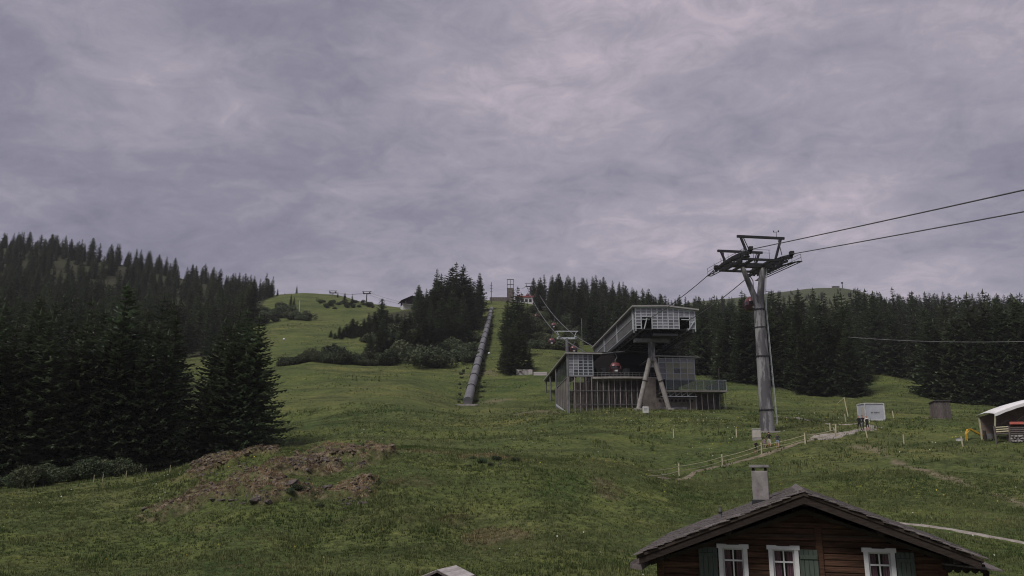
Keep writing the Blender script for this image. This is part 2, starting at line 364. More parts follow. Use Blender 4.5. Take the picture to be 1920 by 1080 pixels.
if me.polygons[len(quads) // 2].normal.z < 0: me.flip_normals()
ground = bpy.data.objects.new('ground', me); COL.objects.link(ground); tag(ground, kind='structure')
BVH = BVHTree.FromPolygons(verts.tolist(), quads.tolist())
def hit(px, py):
    "the point of the ground seen at a photograph pixel"
    d = Vector(ray(px, py)).normalized(); h = BVH.ray_cast(Vector((0, 0, 0)), d, 4000)
    return h[0] if h[0] else Vector(P(px, py, 100))
def gz_at(x, y):
    h = BVH.ray_cast(Vector((x, y, 900)), Vector((0, 0, -1)), 3000); return h[0].z if h[0] else H1(x, y)
def on(px, y):
    "ground point at a picture column and depth"
    x = (px - 960) / FPX * y
    for _ in range(3):
        z = gz_at(x, y); x = (px - 960) / FPX * (y * CP + z * SP)
    return Vector((x, y, z))
# wood plan (column p at depth y): where trees stand, used for the floor colour and the planting
def col_of(x, y, z=0): return 960 + FPX * x / (y * CP + z * SP)
def woods(p, y):
    "0 none, 1 left wood, 2 right wood, 3 centre wood"
    if y < 70: return 0
    if p < (330 if y > 330 else 314):
        fe = np.interp(p, [-300, 0, 150, 330], [86, 89, 93, 98])
        if fe < y < 600: return 1
    if 330 <= p < 545:
        if p < 372 and 100 < y < 128: return 0
        if p < 478 and 104 < y < 132: return 1
        if y > 292 and y < 600 and p < np.interp(y, [292, 335, 420, 500, 600], [440, 470, 470, 505, 520]): return 1
    if 690 < p < 905 and np.interp(p, [690, 760, 830, 905], [300, 262, 262, 330]) < y < 428 and p < np.interp(y, [250, 330, 430], [850, 885, 905]): return 3
    if p > 1000 and np.interp(p, [1000, 1022, 1100, 1200, 1300, 1400, 1500, 1600, 1615, 1640, 1735, 1745, 1850, 2100], [430, 385, 315, 290, 255, 222, 214, 210, 240, 268, 236, 206, 194, 182]) < y < np.interp(p, [1000, 1180, 1240, 1320, 1400, 1620, 1690, 1920, 2100], [560, 570, 580, 600, 540, 540, 640, 600, 590]): return 2
    return 0
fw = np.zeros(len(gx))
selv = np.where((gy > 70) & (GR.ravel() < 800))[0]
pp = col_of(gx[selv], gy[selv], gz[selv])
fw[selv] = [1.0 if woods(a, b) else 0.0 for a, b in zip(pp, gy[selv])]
tracks = [plan(1630, 843, 94), plan(1680, 862, 82), plan(1740, 885, 74), plan(1800, 903, 69), plan(1860, 922, 64), plan(1930, 948, 58)]
dirt = (1 - sstep(.1, .8, seg_dist(gx, gy, tracks) + (fbm(gx, gy, 3, 3, 70) - .45) * 1.8))
for (cx, cy), rr_ in ((plan(1000, 770, 156), 7), (plan(905, 690, 236), 8), (plan(920, 745, 196), 5), (plan(1640, 845, 93), 2.2), (plan(1540, 822, 104), 3), (plan(1760, 790, 124), 3)):
    dirt = np.maximum(dirt, .6 * (1 - sstep(.3, 1, np.hypot(gx - cx, gy - cy) / rr_ + (fbm(gx, gy, 4, 3, 71) - .5) * 1.6)))
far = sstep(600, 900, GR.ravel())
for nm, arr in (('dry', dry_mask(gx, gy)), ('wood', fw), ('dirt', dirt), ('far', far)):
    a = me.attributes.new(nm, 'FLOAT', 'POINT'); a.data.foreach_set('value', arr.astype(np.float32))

def ground_mat():
    m, t, b = new_mat('meadow'); b.inputs['Roughness'].default_value = .9; b.inputs['Specular IOR Level'].default_value = .1
    nd, lk = t.nodes, t.links
    g = nd.new('ShaderNodeNewGeometry')
    def nz(scale, detail, rough=.6, w=0):
        n = nd.new('ShaderNodeTexNoise'); n.inputs['Scale'].default_value = scale; n.inputs['Detail'].default_value = detail; n.inputs['Roughness'].default_value = rough
        mp = nd.new('ShaderNodeMapping'); mp.inputs['Location'].default_value = (w, w * 2, 0); lk.new(g.outputs['Position'], mp.inputs[0]); lk.new(mp.outputs[0], n.inputs['Vector']); return n.outputs['Fac']
    def rp(fac, *st):
        r = nd.new('ShaderNodeValToRGB'); lk.new(fac, r.inputs[0]); e = r.color_ramp.elements
        e[0].position, e[0].color = st[0][0], (*st[0][1], 1); e[1].position, e[1].color = st[-1][0], (*st[-1][1], 1)
        for p, c in st[1:-1]: q = e.new(p); q.color = (*c, 1)
        return r.outputs[0]
    def mixc(f, a, c, mode='MIX'):
        n = nd.new('ShaderNodeMixRGB'); n.blend_type = mode
        for i, v in enumerate((f, a, c)):
            if isinstance(v, float): n.inputs[i].default_value = v
            else: lk.new(v, n.inputs[i])
        return n.outputs[0]
    def at(nm): n = nd.new('ShaderNodeAttribute'); n.attribute_name = nm; return n.outputs['Fac']
    def ml(a, k, op='MULTIPLY'):
        n = nd.new('ShaderNodeMath'); n.operation = op; n.use_clamp = True
        for i, v in enumerate((a, k)):
            if isinstance(v, (int, float)): n.inputs[i].default_value = v
            else: lk.new(v, n.inputs[i])
        return n.outputs[0]
    big = rp(nz(.035, 4), (.36, (.064, .096, .032)), (.5, (.098, .124, .044)), (.64, (.134, .138, .056)))
    midc = rp(nz(.22, 5, .65, 3), (.35, (.054, .080, .027)), (.65, (.132, .148, .056)))
    c = mixc(.5, big, midc)
    fine = rp(nz(1.6, 6, .72, 9), (.36, (.36, .38, .34)), (.52, (1., 1., 1.)), (.70, (1.5, 1.45, 1.25)))
    c = mixc(.8, c, fine, 'MULTIPLY')
    fine2 = rp(nz(5.5, 3, .7, 2), (.36, (.55, .55, .5)), (.66, (1.35, 1.3, 1.2)))
    c = mixc(.65, c, fine2, 'MULTIPLY')
    smp = nd.new('ShaderNodeMapping'); smp.inputs['Scale'].default_value = (.05, .16, .3); lk.new(g.outputs['Position'], smp.inputs[0])
    sn = nd.new('ShaderNodeTexNoise'); sn.inputs['Scale'].default_value = 1.; sn.inputs['Detail'].default_value = 8; sn.inputs['Roughness'].default_value = .72; lk.new(smp.outputs[0], sn.inputs['Vector'])
    c = mixc(.85, c, rp(sn.outputs['Fac'], (.36, (.45, .50, .45)), (.5, (.95, .98, .95)), (.64, (1.3, 1.2, 1.0))), 'MULTIPLY')
    brown = rp(nz(1.9, 6, .7, 5), (.36, (.022, .018, .013)), (.47, (.080, .062, .042)), (.58, (.19, .148, .098)), (.72, (.34, .275, .185)))
    pat = ml(rp(nz(.9, 5, .7, 11), (.42, (0, 0, 0)), (.56, (1, 1, 1))), .85)
    drym = ml(at('dry'), ml(pat, .28, 'ADD'))
    c = mixc(drym, c, brown)
    # scattered straw-coloured spots
    spots = rp(nz(.42, 6, .75, 21), (.60, (0, 0, 0)), (.72, (.6, .6, .6)))
    c = mixc(spots, c, rp(nz(2.4, 4, .7, 8), (.35, (.09, .075, .04)), (.65, (.20, .165, .09))))
    c = mixc(ml(at('dirt'), .8), c, rp(nz(1.3, 5, .7, 15), (.35, (.12, .095, .065)), (.65, (.27, .22, .16))))
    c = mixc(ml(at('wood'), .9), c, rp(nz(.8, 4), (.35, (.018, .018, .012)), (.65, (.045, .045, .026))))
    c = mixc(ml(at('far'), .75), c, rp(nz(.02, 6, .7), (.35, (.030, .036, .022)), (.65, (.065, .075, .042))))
    lk.new(c, b.inputs['Base Color'])
    bp = nd.new('ShaderNodeBump'); bp.inputs['Strength'].default_value = .9; bp.inputs['Distance'].default_value = .35
    lk.new(nz(1.3, 7, .72, 4), bp.inputs['Height']); lk.new(bp.outputs[0], b.inputs['Normal'])
    return m
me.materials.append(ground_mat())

# ---------------------------------------------------------------- paths
def ribbon(name, pix, w, m, lift=.06):
    pts = [hit(*q[:2]) for q in pix]; ws = [q[2] if len(q) > 2 else w for q in pix]
    dense = []
    for (a, b), (wa, wb) in zip(zip(pts[:-1], pts[1:]), zip(ws[:-1], ws[1:])):
        n = max(2, int((b - a).length / .8))
        dense += [((a.x + (b.x - a.x) * i / n, a.y + (b.y - a.y) * i / n), wa + (wb - wa) * i / n) for i in range(n)]
    dense.append(((pts[-1].x, pts[-1].y), ws[-1]))
    mb = MB(); K = 5; vs = []
    for i, (q, ww) in enumerate(dense):
        a = dense[max(i - 2, 0)][0]; b = dense[min(i + 2, len(dense) - 1)][0]
        d = Vector((b[0] - a[0], b[1] - a[1])).normalized(); nrm = Vector((-d.y, d.x))
        wl = ww * (.75 + .5 * random.random()); wr = ww * (.75 + .5 * random.random())
        for k in range(K):
            f = -1 + 2 * k / (K - 1); o = f * (wl if f < 0 else wr) / 2
            x, y = q[0] + nrm.x * o, q[1] + nrm.y * o; vs.append((x, y, gz_at(x, y) + (lift if 0 < k < K - 1 else -.03)))
    mb.add(vs, [(i * K + k, i * K + k + 1, (i + 1) * K + k + 1, (i + 1) * K + k) for i in range(len(dense) - 1) for k in range(K - 1)])
    o = mb.build(name, m, smooth=True, kind='structure'); 
    if sum(p.normal.z for p in o.data.polygons) < 0: o.data.flip_normals()
    return o
ribbon('footpath', [(1235, 897), (1300, 886), (1360, 872), (1425, 855), (1470, 840), (1520, 826), (1560, 818)], .75, 'track', .05)
ribbon('path', [(1520, 826, .6), (1545, 820, 4.0), (1570, 815, 2.4), (1600, 809, 1.2), (1625, 805, 2.6), (1640, 801, 2.4), (1625, 796, 1.), (1590, 796, .8), (1550, 794, .6)], 1.3, 'gravel')
ribbon('path', [(1452, 781, 1), (1480, 783, 1.5), (1518, 789, .6)], 1.2, 'gravel')
ribbon('path', [(1640, 975), (1700, 983), (1760, 990), (1820, 1000), (1880, 1011), (1925, 1020), (1990, 1034)], .42, 'gravel')
# ================================================================ TREES
def quads_mesh(name, V, m):
    "V: (n,4,3) array of small leaf faces"
    V = np.asarray(V, float); n = len(V); me = bpy.data.meshes.new(name)
    me.vertices.add(n * 4); me.vertices.foreach_set('co', V.reshape(-1)); me.loops.add(n * 4); me.polygons.add(n)
    me.loops.foreach_set('vertex_index', np.arange(n * 4, dtype=np.int32)); me.polygons.foreach_set('loop_start', np.arange(0, n * 4, 4, dtype=np.int32))
    me.update(calc_edges=True); me.materials.append(M[m]); return me
def spruce(seed, Ht=20., Rad=3.6, lev=33, br=8, bare=.04, gap=.14, step=.62, sc=1.15):
    rg = random.Random(seed); Q = []
    lean = (rg.uniform(-.012, .012), rg.uniform(-.012, .012))
    for li in range(lev):
        t = (li + rg.uniform(-.3, .3)) / lev; t = min(max(t, 0), 1)
        z0 = Ht * (bare + (.985 - bare) * t); prof = (1 - t) ** .78 * (1 - .22 * math.exp(-t * 14))
        n = max(4, int(br * (1 - .35 * t))); ph = rg.uniform(0, 6.28)
        for k in range(n):
            if rg.random() < gap: continue
            Lb = (Rad * prof * rg.uniform(.62, 1.14) + .22); a = ph + 6.283 * k / n + rg.uniform(-.3, .3)
            ca, sa = math.cos(a), math.sin(a); rise = -.38 + .75 * t + rg.uniform(-.12, .12); curl = .20 * (1 - t) + .05
            m = max(2, int(Lb / step)); prev = (lean[0] * z0, lean[1] * z0, z0); tw = rg.uniform(-.3, .3)
            for i in range(1, m + 1):
                s = i / m; q = s * Lb; wob = rg.uniform(-.06, .06) * q
                x = ca * q - sa * wob + lean[0] * z0; y = sa * q + ca * wob + lean[1] * z0; z = z0 + rise * q + curl * q * s * s
                wd = (.40 * (1 - s) + .16) * min(1, .3 + Lb / 3) * sc * rg.uniform(.8, 1.3)
                ox, oy, oz = -sa * wd, ca * wd, tw * wd          # flat bough
                px_, py_, pz_ = prev
                Q.append(((px_ + ox, py_ + oy, pz_ + oz - .05), (px_ - ox, py_ - oy, pz_ - oz - .05), (x - ox * .7, y - oy * .7, z - oz * .7), (x + ox * .7, y + oy * .7, z + oz * .7)))
                hd = rg.uniform(.25, .6) * (1 - .45 * t) * sc * min(1, .3 + Lb / 3)  # hanging twigs
                jx, jy = rg.uniform(-.15, .15), rg.uniform(-.15, .15)
                Q.append(((px_, py_, pz_), (x, y, z), (x + jx * .5, y + jy * .5, z - hd * .55), ((px_ + x) / 2 + jx, (py_ + y) / 2 + jy, (pz_ + z) / 2 - hd)))
                prev = (x, y, z)
                ln = (.32 + .75 * (1 - s)) * min(1, .35 + Lb / 3) * rg.uniform(.75, 1.3) * sc
                sides = (-1, 1) if i < m else (-1, 1, 0)
                for sd in sides:
                    w2_ = ln * rg.uniform(.30, .48)
                    b = a + sd * rg.uniform(.55, 1.05); cb, sb = math.cos(b), math.sin(b); dr = rg.uniform(-.6, -.05) + .35 * t + (.3 if sd == 0 else 0)
                    tx, ty, tz = x + cb * ln, y + sb * ln, z + dr * ln
                    mx_, my, mz = x + cb * ln * .4, y + sb * ln * .4, z + dr * ln * .4
                    ox, oy, oz = -sb * w2_, cb * w2_, rg.uniform(-.35, .35) * w2_
                    Q.append(((x, y, z), (mx_ + ox, my + oy, mz + oz), (tx, ty, tz), (mx_ - ox, my - oy, mz - oz)))
    for k in range(5):
        a = k * 1.26; Q.append(((0, 0, Ht * .955), (math.cos(a) * .16, math.sin(a) * .16, Ht * .97), (lean[0] * Ht, lean[1] * Ht, Ht * 1.01), (-math.sin(a) * .08, math.cos(a) * .08, Ht * .965)))
    return quads_mesh('crown', Q, 'needles')
def trunk_mesh(Ht, r, seed):
    rg = random.Random(seed); mb = MB(); n = 6
    mb.path([(0, 0, -1.2), (0, 0, .2), (0, 0, Ht * .35), (0, 0, Ht * .7), (0, 0, Ht * .97)], [r * 1.5, r * 1.15, r * .8, r * .45, .03], 8)
    for i in range(n):
        z = rg.uniform(.04, .6) * Ht; a = rg.uniform(0, 6.28); l = rg.uniform(.5, 1.3)
        mb.tube((0, 0, z), (math.cos(a) * l, math.sin(a) * l, z - .2 * l), .035, .012, 5)
    me = mb.mesh('trunk'); me.materials.append(M['bark']); return me
SPR = []   # crown, trunk, unit height
for sd, kw in ((1, dict(Rad=4.2)), (2, dict(Rad=3.7, gap=.2)), (3, dict(Rad=5.0, br=9)), (4, dict(Rad=3.3, gap=.24, bare=.12)), (5, dict(Rad=4.4, lev=30, gap=.26, bare=.08)), (6, dict(Rad=3.0, lev=36, gap=.2))):
    SPR.append((spruce(sd, **kw), trunk_mesh(20, .26, sd)))
NEAR = [(spruce(11, Rad=4.4, lev=42, br=9, step=.4, sc=.85, gap=.16, bare=.03), trunk_mesh(20, .3, 11)), (spruce(12, Rad=3.9, lev=44, br=8, step=.4, sc=.85, gap=.2, bare=.04), trunk_mesh(20, .3, 12)), (spruce(13, Rad=5.0, lev=40, br=9, step=.42, sc=.88, gap=.15, bare=.02), trunk_mesh(20, .3, 13))]
ALLV = SPR + NEAR
def shrub(seed, Wd=3., Ht=2.6, n=2200, m='leaves'):
    rg = np.random.default_rng(seed); lob = 9
    c = rg.normal(0, 1, (lob, 3)) * [Wd * .27, Wd * .27, Ht * .14] + [0, 0, Ht * .45]; rad = rg.uniform(.28, .5, lob) * Ht
    k = rg.integers(0, lob, n); d = rg.normal(0, 1, (n, 3)); d /= np.linalg.norm(d, axis=1)[:, None]
    p = c[k] + d * (rad[k] * rg.uniform(.55, 1.08, n) ** .6)[:, None]; p[:, 2] = np.abs(p[:, 2]) * .95 + .05
    u = rg.normal(0, 1, (n, 3)); u /= np.linalg.norm(u, axis=1)[:, None]; w = np.cross(u, d + rg.normal(0, .5, (n, 3))); w /= np.linalg.norm(w, axis=1)[:, None] + 1e-6
    s = rg.uniform(.10, .26, n)[:, None]
    V = np.stack([p - u * s, p + w * s * .6, p + u * s, p - w * s * .6], 1)
    return quads_mesh('foliage', V, m)
def stem_mesh(seed, Ht):
    rg = random.Random(seed); mb = MB()
    for i in range(6):
        a = rg.uniform(0, 6.28); l = rg.uniform(.4, 1.0)
        mb.path([(0, 0, -.4), (math.cos(a) * l * .4, math.sin(a) * l * .4, Ht * .35), (math.cos(a) * l, math.sin(a) * l, Ht * .75)], [.06, .04, .015], 5)
    me = mb.mesh('stem'); me.materials.append(M['bark']); return me
SHR = [(shrub(i, w, h, 2300, m), stem_mesh(i, h)) for i, (w, h, m) in enumerate(((3.4, 2.6, 'leaves'), (4.2, 3.0, 'leaves'), (3.0, 3.4, 'leaves'), (3.6, 3.0, 'alder'), (3.2, 2.2, 'alder')))]

def plant(name, kindmesh, names, loc, scl, rz, label, cat, group):
    t = thing(name, label, cat, loc, rz, group); t.scale = scl
    for me_, nm in zip(kindmesh, names):
        o = bpy.data.objects.new(nm, me_); COL.objects.link(o); o.parent = t
    return t
TR = []   # dict(x,y,z,h,v,w,label,group)
def tree(px, y, top=None, h=None, v=None, w=1., label=None, group=None, base=None, keep=False):
    b = on(px, y)
    if base is not None: b = hit(px, base)
    if h is None:
        q = P(px, top, b.y); h = q[2] - b.z
    TR.append(dict(x=b.x, y=b.y, z=b.z, h=h, v=random.randrange(6) if v is None else v, w=w, label=label, group=group, keep=keep))
# --- big spruces at the edge of the left wood
G1 = 'spruces at the edge of the meadow, left wood'
for px, y, top, w in ((468, 110, 585, 1.12), (444, 113, 574, 1.0), (420, 108, 604, 1.1), (402, 112, 592, 1.05), (396, 117, 606, .9), (430, 121, 582, 1.0), (456, 117, 600, 1.1), (386, 109, 700, 1.2)):
    tree(px, y, top, v=6 + random.randrange(3), w=w * 1.15, label={468: 'outermost big spruce of the clump, its boughs reaching over the open meadow', 444: 'tallest spruce in the clump where left wood meets the open meadow'}.get(px, 'large dark spruce inside the clump where left wood meets the meadow'), group='spruce clump beside the meadow', keep=True)
for px, y, top in ((292, 101, 604), (255, 99, 610), (180, 100, 606), (110, 99, 600), (20, 98, 596), (232, 104, 612), (274, 110, 590), (200, 98, 606), (130, 97, 598), (60, 94, 590), (-10, 92, 596), (-45, 92, 590), (215, 116, 600), (150, 112, 602), (40, 108, 585), (75, 116, 585), (250, 122, 606), (180, 124, 602)):
    tree(px, y, top + random.uniform(-10, 12), v=6 + random.randrange(3), w=random.uniform(1.05, 1.35), label='tall dark spruce in the front row of the left wood', group='front row of the left wood', keep=True)
# --- spruces beside the pipe
tree(962, 231, 600, v=8, w=1.25, label='broad spruce with skirt to the ground beside the pale plank screen', keep=True)
for px, y, top in ((944, 236, 640), (982, 233, 622), (993, 238, 648), (951, 243, 610)): tree(px, y, top, v=7, w=1.3, label='smaller spruce in the clump behind the pale plank screen', group='spruce clump behind the plank screen', keep=True)
for px, y, top in ((971, 300, 536), (962, 308, 541), (952, 318, 560), (978, 318, 548), (945, 300, 590), (985, 305, 575), (958, 270, 572), (974, 262, 580), (990, 330, 566)): tree(px, y, top, w=1.1, label='slender spruce between the pipe and the cable car line', group='spruces between pipe and cable line', keep=True)
# --- centre wood
for px, y, top in ((855, 352, 491), (868, 345, 495), (846, 360, 499), (826, 350, 512), (836, 335, 522), (815, 345, 528), (888, 372, 526), (897, 380, 532), (880, 360, 520), (783, 372, 536), (797, 365, 552), (714, 322, 558), (752, 335, 590), (735, 330, 592), (690, 345, 585), (768, 320, 592), (722, 290, 600), (700, 300, 600), (745, 278, 625), (765, 300, 605), (785, 280, 618), (712, 272, 640), (805, 322, 560), (850, 310, 555), (872, 318, 560), (830, 300, 585), (790, 300, 600), (712, 300, 610), (815, 285, 620), (850, 285, 610), (865, 300, 590), (745, 300, 612), (770, 286, 628), (730, 275, 640), (702, 292, 628), (890, 345, 570), (880, 330, 590)):
    tree(px, y, top, w=1.35, label='dark spruce in the wood beside the grey pipe', group='spruces of the centre wood', keep=True)
for px, y, top in ((620, 322, 618), (628, 318, 622), (636, 320, 610), (643, 324, 614), (649, 322, 606), (656, 318, 612), (661, 325, 596), (668, 324, 600), (675, 322, 606), (640, 316, 624), (662, 316, 620), (682, 320, 596)):
    tree(px, y, top, w=2.2, label='low dark spruce in the small clump on the ski meadow', group='small spruce clump on the meadow', keep=True)
for px, y, top in ((784, 429, 538), (777, 427, 562), (790, 420, 548), (690, 318, 598), (700, 312, 586), (722, 318, 578), (736, 322, 584), (746, 318, 588), (758, 312, 592), (770, 316, 586), (790, 330, 556), (800, 335, 552), (809, 338, 540), (818, 342, 526), (776, 300, 596),
                   (694, 272, 628), (707, 268, 616), (722, 266, 624), (737, 270, 612), (752, 268, 618), (766, 272, 604), (780, 270, 610), (795, 274, 598), (810, 276, 600), (824, 280, 594), (838, 284, 596), (852, 290, 592), (866, 300, 590), (716, 285, 600), (760, 288, 596), (800, 296, 580), (830, 305, 562), (848, 322, 540)):
    tree(px + random.uniform(-3, 3), y, top + random.uniform(-5, 5), w=random.uniform(1.6, 2.2), label='dark spruce in the wood beside the grey pipe', group='spruces of the centre wood', keep=True)
# --- single trees on the far skyline hill
for px, y, top in ((556, 512, 534), (545, 440, 550), (551, 442, 556), (633, 500, 546), (646, 470, 548), (660, 455, 550), (658, 450, 560), (520, 505, 540), (508, 500, 530), (534, 515, 547), (501, 520, 537)):
    tree(px, y, top, w=1.1, label='small lone spruce on the far grassy hill', group='lone spruces on the far hill', keep=True)
# --- woods
OCC = {}
def free(x, y, d):
    i, j = int(x // d), int(y // d)
    for a in (-1, 0, 1):
        for b in (-1, 0, 1):
            for (u, v) in OCC.get((d, i + a, j + b), ()):
                if (u - x) ** 2 + (v - y) ** 2 < d * d: return False
    OCC.setdefault((d, i, j), []).append((x, y)); return True
def scatter(kind, n, p0, p1, y0, y1, hf, label, group, md_=5.4):
    for _ in range(n):
        y = math.sqrt(random.uniform(y0 * y0, y1 * y1)); p = random.uniform(p0, p1)
        if woods(p, y) != kind: continue
        if kind == 1 and 95 < p < 235 and 455 < y < 540 and random.random() < .88: continue
        if kind == 1 and p > 400 and y > 340 and random.random() < .3: continue
        if kind == 1 and y > 380 and vnoise(np.array([p / 38.]), np.array([y / 45.]), 77)[0] > .70: continue
        if not free((p - 960) / FPX * y, y, md_): continue
        tree(p, y, h=hf(p, y) * random.uniform(.45 if y > 420 else .6, 1.22), w=random.uniform(1.0, 1.3), label=label, group=group)
scatter(1, 3800, -180, 530, 100, 600, lambda p, y: 20 if y < 200 else 19 if y < 400 else 14, 'dark spruce in the dense wood climbing the left hillside', 'spruces of the left hillside wood', 4.6)
scatter(3, 60, 790, 905, 260, 428, lambda p, y: 19, 'dark spruce in the wood beside the grey pipe', 'spruces of the centre wood')
scatter(2, 5200, 1000, 2100, 180, 760, lambda p, y: np.interp(p, [1000, 1100, 1250, 1500, 1900], [19, 19, 17, 23, 24]) * (1 if y < 420 else .82), 'dark spruce in the dense wood behind the station and the tower', 'spruces of the right hillside wood', 5.6)
for p in np.arange(1300, 1660, 7.): # upper edge below the bare summit
    for _ in range(2): tree(p + random.uniform(-6, 6), random.uniform(640, 880), h=random.uniform(4, 8), w=1.2, label='small spruce below the bare summit', group='spruces below the bare summit')
# edge trees with branches to the ground along the right meadow
for px in np.arange(1360, 1612, 9.): tree(px + random.uniform(-3, 3), np.interp(px, [1360, 1500, 1612], [236, 214, 206]) + random.uniform(0, 10), h=random.uniform(17, 24), w=1.15, v=random.choice((0, 2, 2, 6)), label='spruce at the meadow edge behind the big cable car tower', group='meadow edge spruces behind the tower', keep=True)
for px in np.arange(1748, 2000, 10.): tree(px + random.uniform(-3, 3), np.interp(px, [1748, 1850, 2000], [206, 192, 184]) + random.uniform(0, 9), h=random.uniform(19, 26), w=1.15, v=random.choice((0, 2, 6)), label='spruce at the meadow edge above the wooden shed', group='meadow edge spruces above the shed', keep=True)
# --- which trees show, and how much: front to back against a running skyline
TR.sort(key=lambda t: t['y']); hor = np.full(2600, 1080.0)
for t in TR:
    sl = t['y'] * CP + t['z'] * SP; px = 960 + FPX * t['x'] / sl
    zt = t['z'] + t['h']; dep = t['y'] * CP + zt * SP; ty = 540 - FPX * (zt * CP - t['y'] * SP) / dep
    by = 540 - FPX * (t['z'] * CP - t['y'] * SP) / sl
    hw = t['h'] / 20 * 2.6 * t['w'] * FPX / t['y'] * .55; a, b = int(max(px - hw, -300)) + 300, int(min(px + hw, 2290)) + 301
    cur = hor[a:b]
    t['vis'] = float(np.clip(np.minimum(cur, by) - (ty + (by - ty) * .2), 0, None).sum()) if b > a else 0
    t['near'] = float((cur - ty).max()) if b > a else 0
    hor[a:b] = np.minimum(cur, ty + (by - ty) * .35)
    t['px'] = px; t['in'] = -20 < px < 1940
TR = [t for t in TR if t['keep'] or t['near'] > -12]
rank = sorted([t for t in TR if t['in']], key=lambda t: -(t['vis'] + (1e6 if t['keep'] else 0)))
single = rank[:300]; ids = set(id(t) for t in single); rest = [t for t in TR if id(t) not in ids]
tmpl = {}
for t in single:
    v = t['v']; s = t['h'] / 20
    o = plant('spruce_tree', ALLV[v], ('crown', 'trunk'), (t['x'], t['y'], t['z'] - .15), (s * t['w'], s * t['w'], s), random.uniform(0, 6.28), t['label'], 'tree', t['group'])
    for c in o.children:
        if c.data == ALLV[v][0]: tmpl.setdefault(v, [None, None])[0] = c
        else: tmpl.setdefault(v, [None, None])[1] = c
def stuff_points(name, items, tm, label, category):
    "one object: points carrying the far trees (geometry nodes)"
    me_ = bpy.data.meshes.new(name); me_.from_pydata([(t['x'], t['y'], t['z'] - .15) for t in items], [], [])
    vs_ = sorted(tm); 
    a = me_.attributes.new('sc', 'FLOAT_VECTOR', 'POINT'); a.data.foreach_set('vector', np.array([(t['h'] / 20 * t['w'], t['h'] / 20 * t['w'], t['h'] / 20) for t in items], np.float32).ravel())
    a = me_.attributes.new('rz', 'FLOAT_VECTOR', 'POINT'); a.data.foreach_set('vector', np.array([(0, 0, random.uniform(0, 6.28)) for t in items], np.float32).ravel())
    a = me_.attributes.new('vr', 'INT', 'POINT'); a.data.foreach_set('value', np.array([t['v'] if t['v'] in tm else vs_[t['v'] % len(vs_)] for t in items], np.int32))
    o = bpy.data.objects.new(name, me_); COL.objects.link(o); tag(o, label, category, kind='stuff')
    ng = bpy.data.node_groups.new(name, 'GeometryNodeTree'); ng.interface.new_socket('Geometry', in_out='INPUT', socket_type='NodeSocketGeometry'); ng.interface.new_socket('Geometry', in_out='OUTPUT', socket_type='NodeSocketGeometry')
    gi = ng.nodes.new('NodeGroupInput'); go = ng.nodes.new('NodeGroupOutput'); jn = ng.nodes.new('GeometryNodeJoinGeometry')
    def na(n, ty): q = ng.nodes.new('GeometryNodeInputNamedAttribute'); q.data_type = ty; q.inputs[0].default_value = n; return q.outputs[0]
    sc, rz, vr = na('sc', 'FLOAT_VECTOR'), na('rz', 'FLOAT_VECTOR'), na('vr', 'INT')
    for v in vs_:
        j2 = ng.nodes.new('GeometryNodeJoinGeometry')
        for c in tm[v]:
            oi = ng.nodes.new('GeometryNodeObjectInfo'); oi.inputs['Object'].default_value = c; oi.inputs['As Instance'].default_value = False; oi.transform_space = 'ORIGINAL'
            ng.links.new(oi.outputs['Geometry'], j2.inputs[0])
        cp = ng.nodes.new('FunctionNodeCompare'); cp.data_type = 'INT'; cp.operation = 'EQUAL'
        ins = [i for i in cp.inputs if i.type == 'INT']; ng.links.new(vr, ins[0]); ins[1].default_value = v
        ip = ng.nodes.new('GeometryNodeInstanceOnPoints'); ng.links.new(gi.outputs[0], ip.inputs['Points']); ng.links.new(cp.outputs[0], ip.inputs['Selection'])
        ng.links.new(j2.outputs[0], ip.inputs['Instance']); ng.links.new(rz, ip.inputs['Rotation']); ng.links.new(sc, ip.inputs['Scale'])
        ng.links.new(ip.outputs[0], jn.inputs[0])
    ng.links.new(jn.outputs[0], go.inputs[0])
    md = o.modifiers.new('trees', 'NODES'); md.node_group = ng
    return o
stuff_points('spruce_forest', rest, tmpl, 'dense mass of further dark spruces covering the hillsides', 'forest')
print('TREES', len(TR), len(single), len(rest))

# ---------------------------------------------------------------- shrubs
def bush(px, y, size, v=None, label='', group='', pale=False, base=None):
    b = on(px, y) if base is None else hit(px, base)
    v = (random.choice((3, 4)) if pale else random.choice((0, 1, 2))) if v is None else v
    plant('shrub', SHR[v], ('foliage', 'stem'), (b.x, b.y, b.z - .1), (size * random.uniform(.9, 1.25), size * random.uniform(.9, 1.25), size * random.uniform(.8, 1.15)), random.uniform(0, 6.28), label, 'shrub', group)
lab = 'dark leafy shrub in the hedge row below the centre wood', 'shrub row below the centre wood'
for px in np.arange(522, 640, 7.): bush(px + random.uniform(-3, 3), 247 + random.uniform(-3, 3), random.uniform(.75, 1.05) * np.interp(px, [520, 640], [.8, 1.5]), None, *lab)
for px in np.arange(632, 835, 11.): bush(px + random.uniform(-5, 5), 252 + random.uniform(-6, 12), random.choice((.7, 1., 1.4, 1.9)), None, *lab, pale=random.random() < .15)
for _ in range(24):
    px = random.uniform(685, 840); y = random.uniform(258, 320); bush(px, y, random.uniform(.9, 2.2), None, 'bushy young tree among the spruces of the centre wood', 'bushes inside the centre wood', pale=random.random() < .25)
for _ in range(16): bush(random.uniform(850, 888), random.uniform(250, 320), random.uniform(.9, 1.7), None, 'shrub between the centre wood and the pipe', 'shrubs beside the pipe', pale=random.random() < .4)
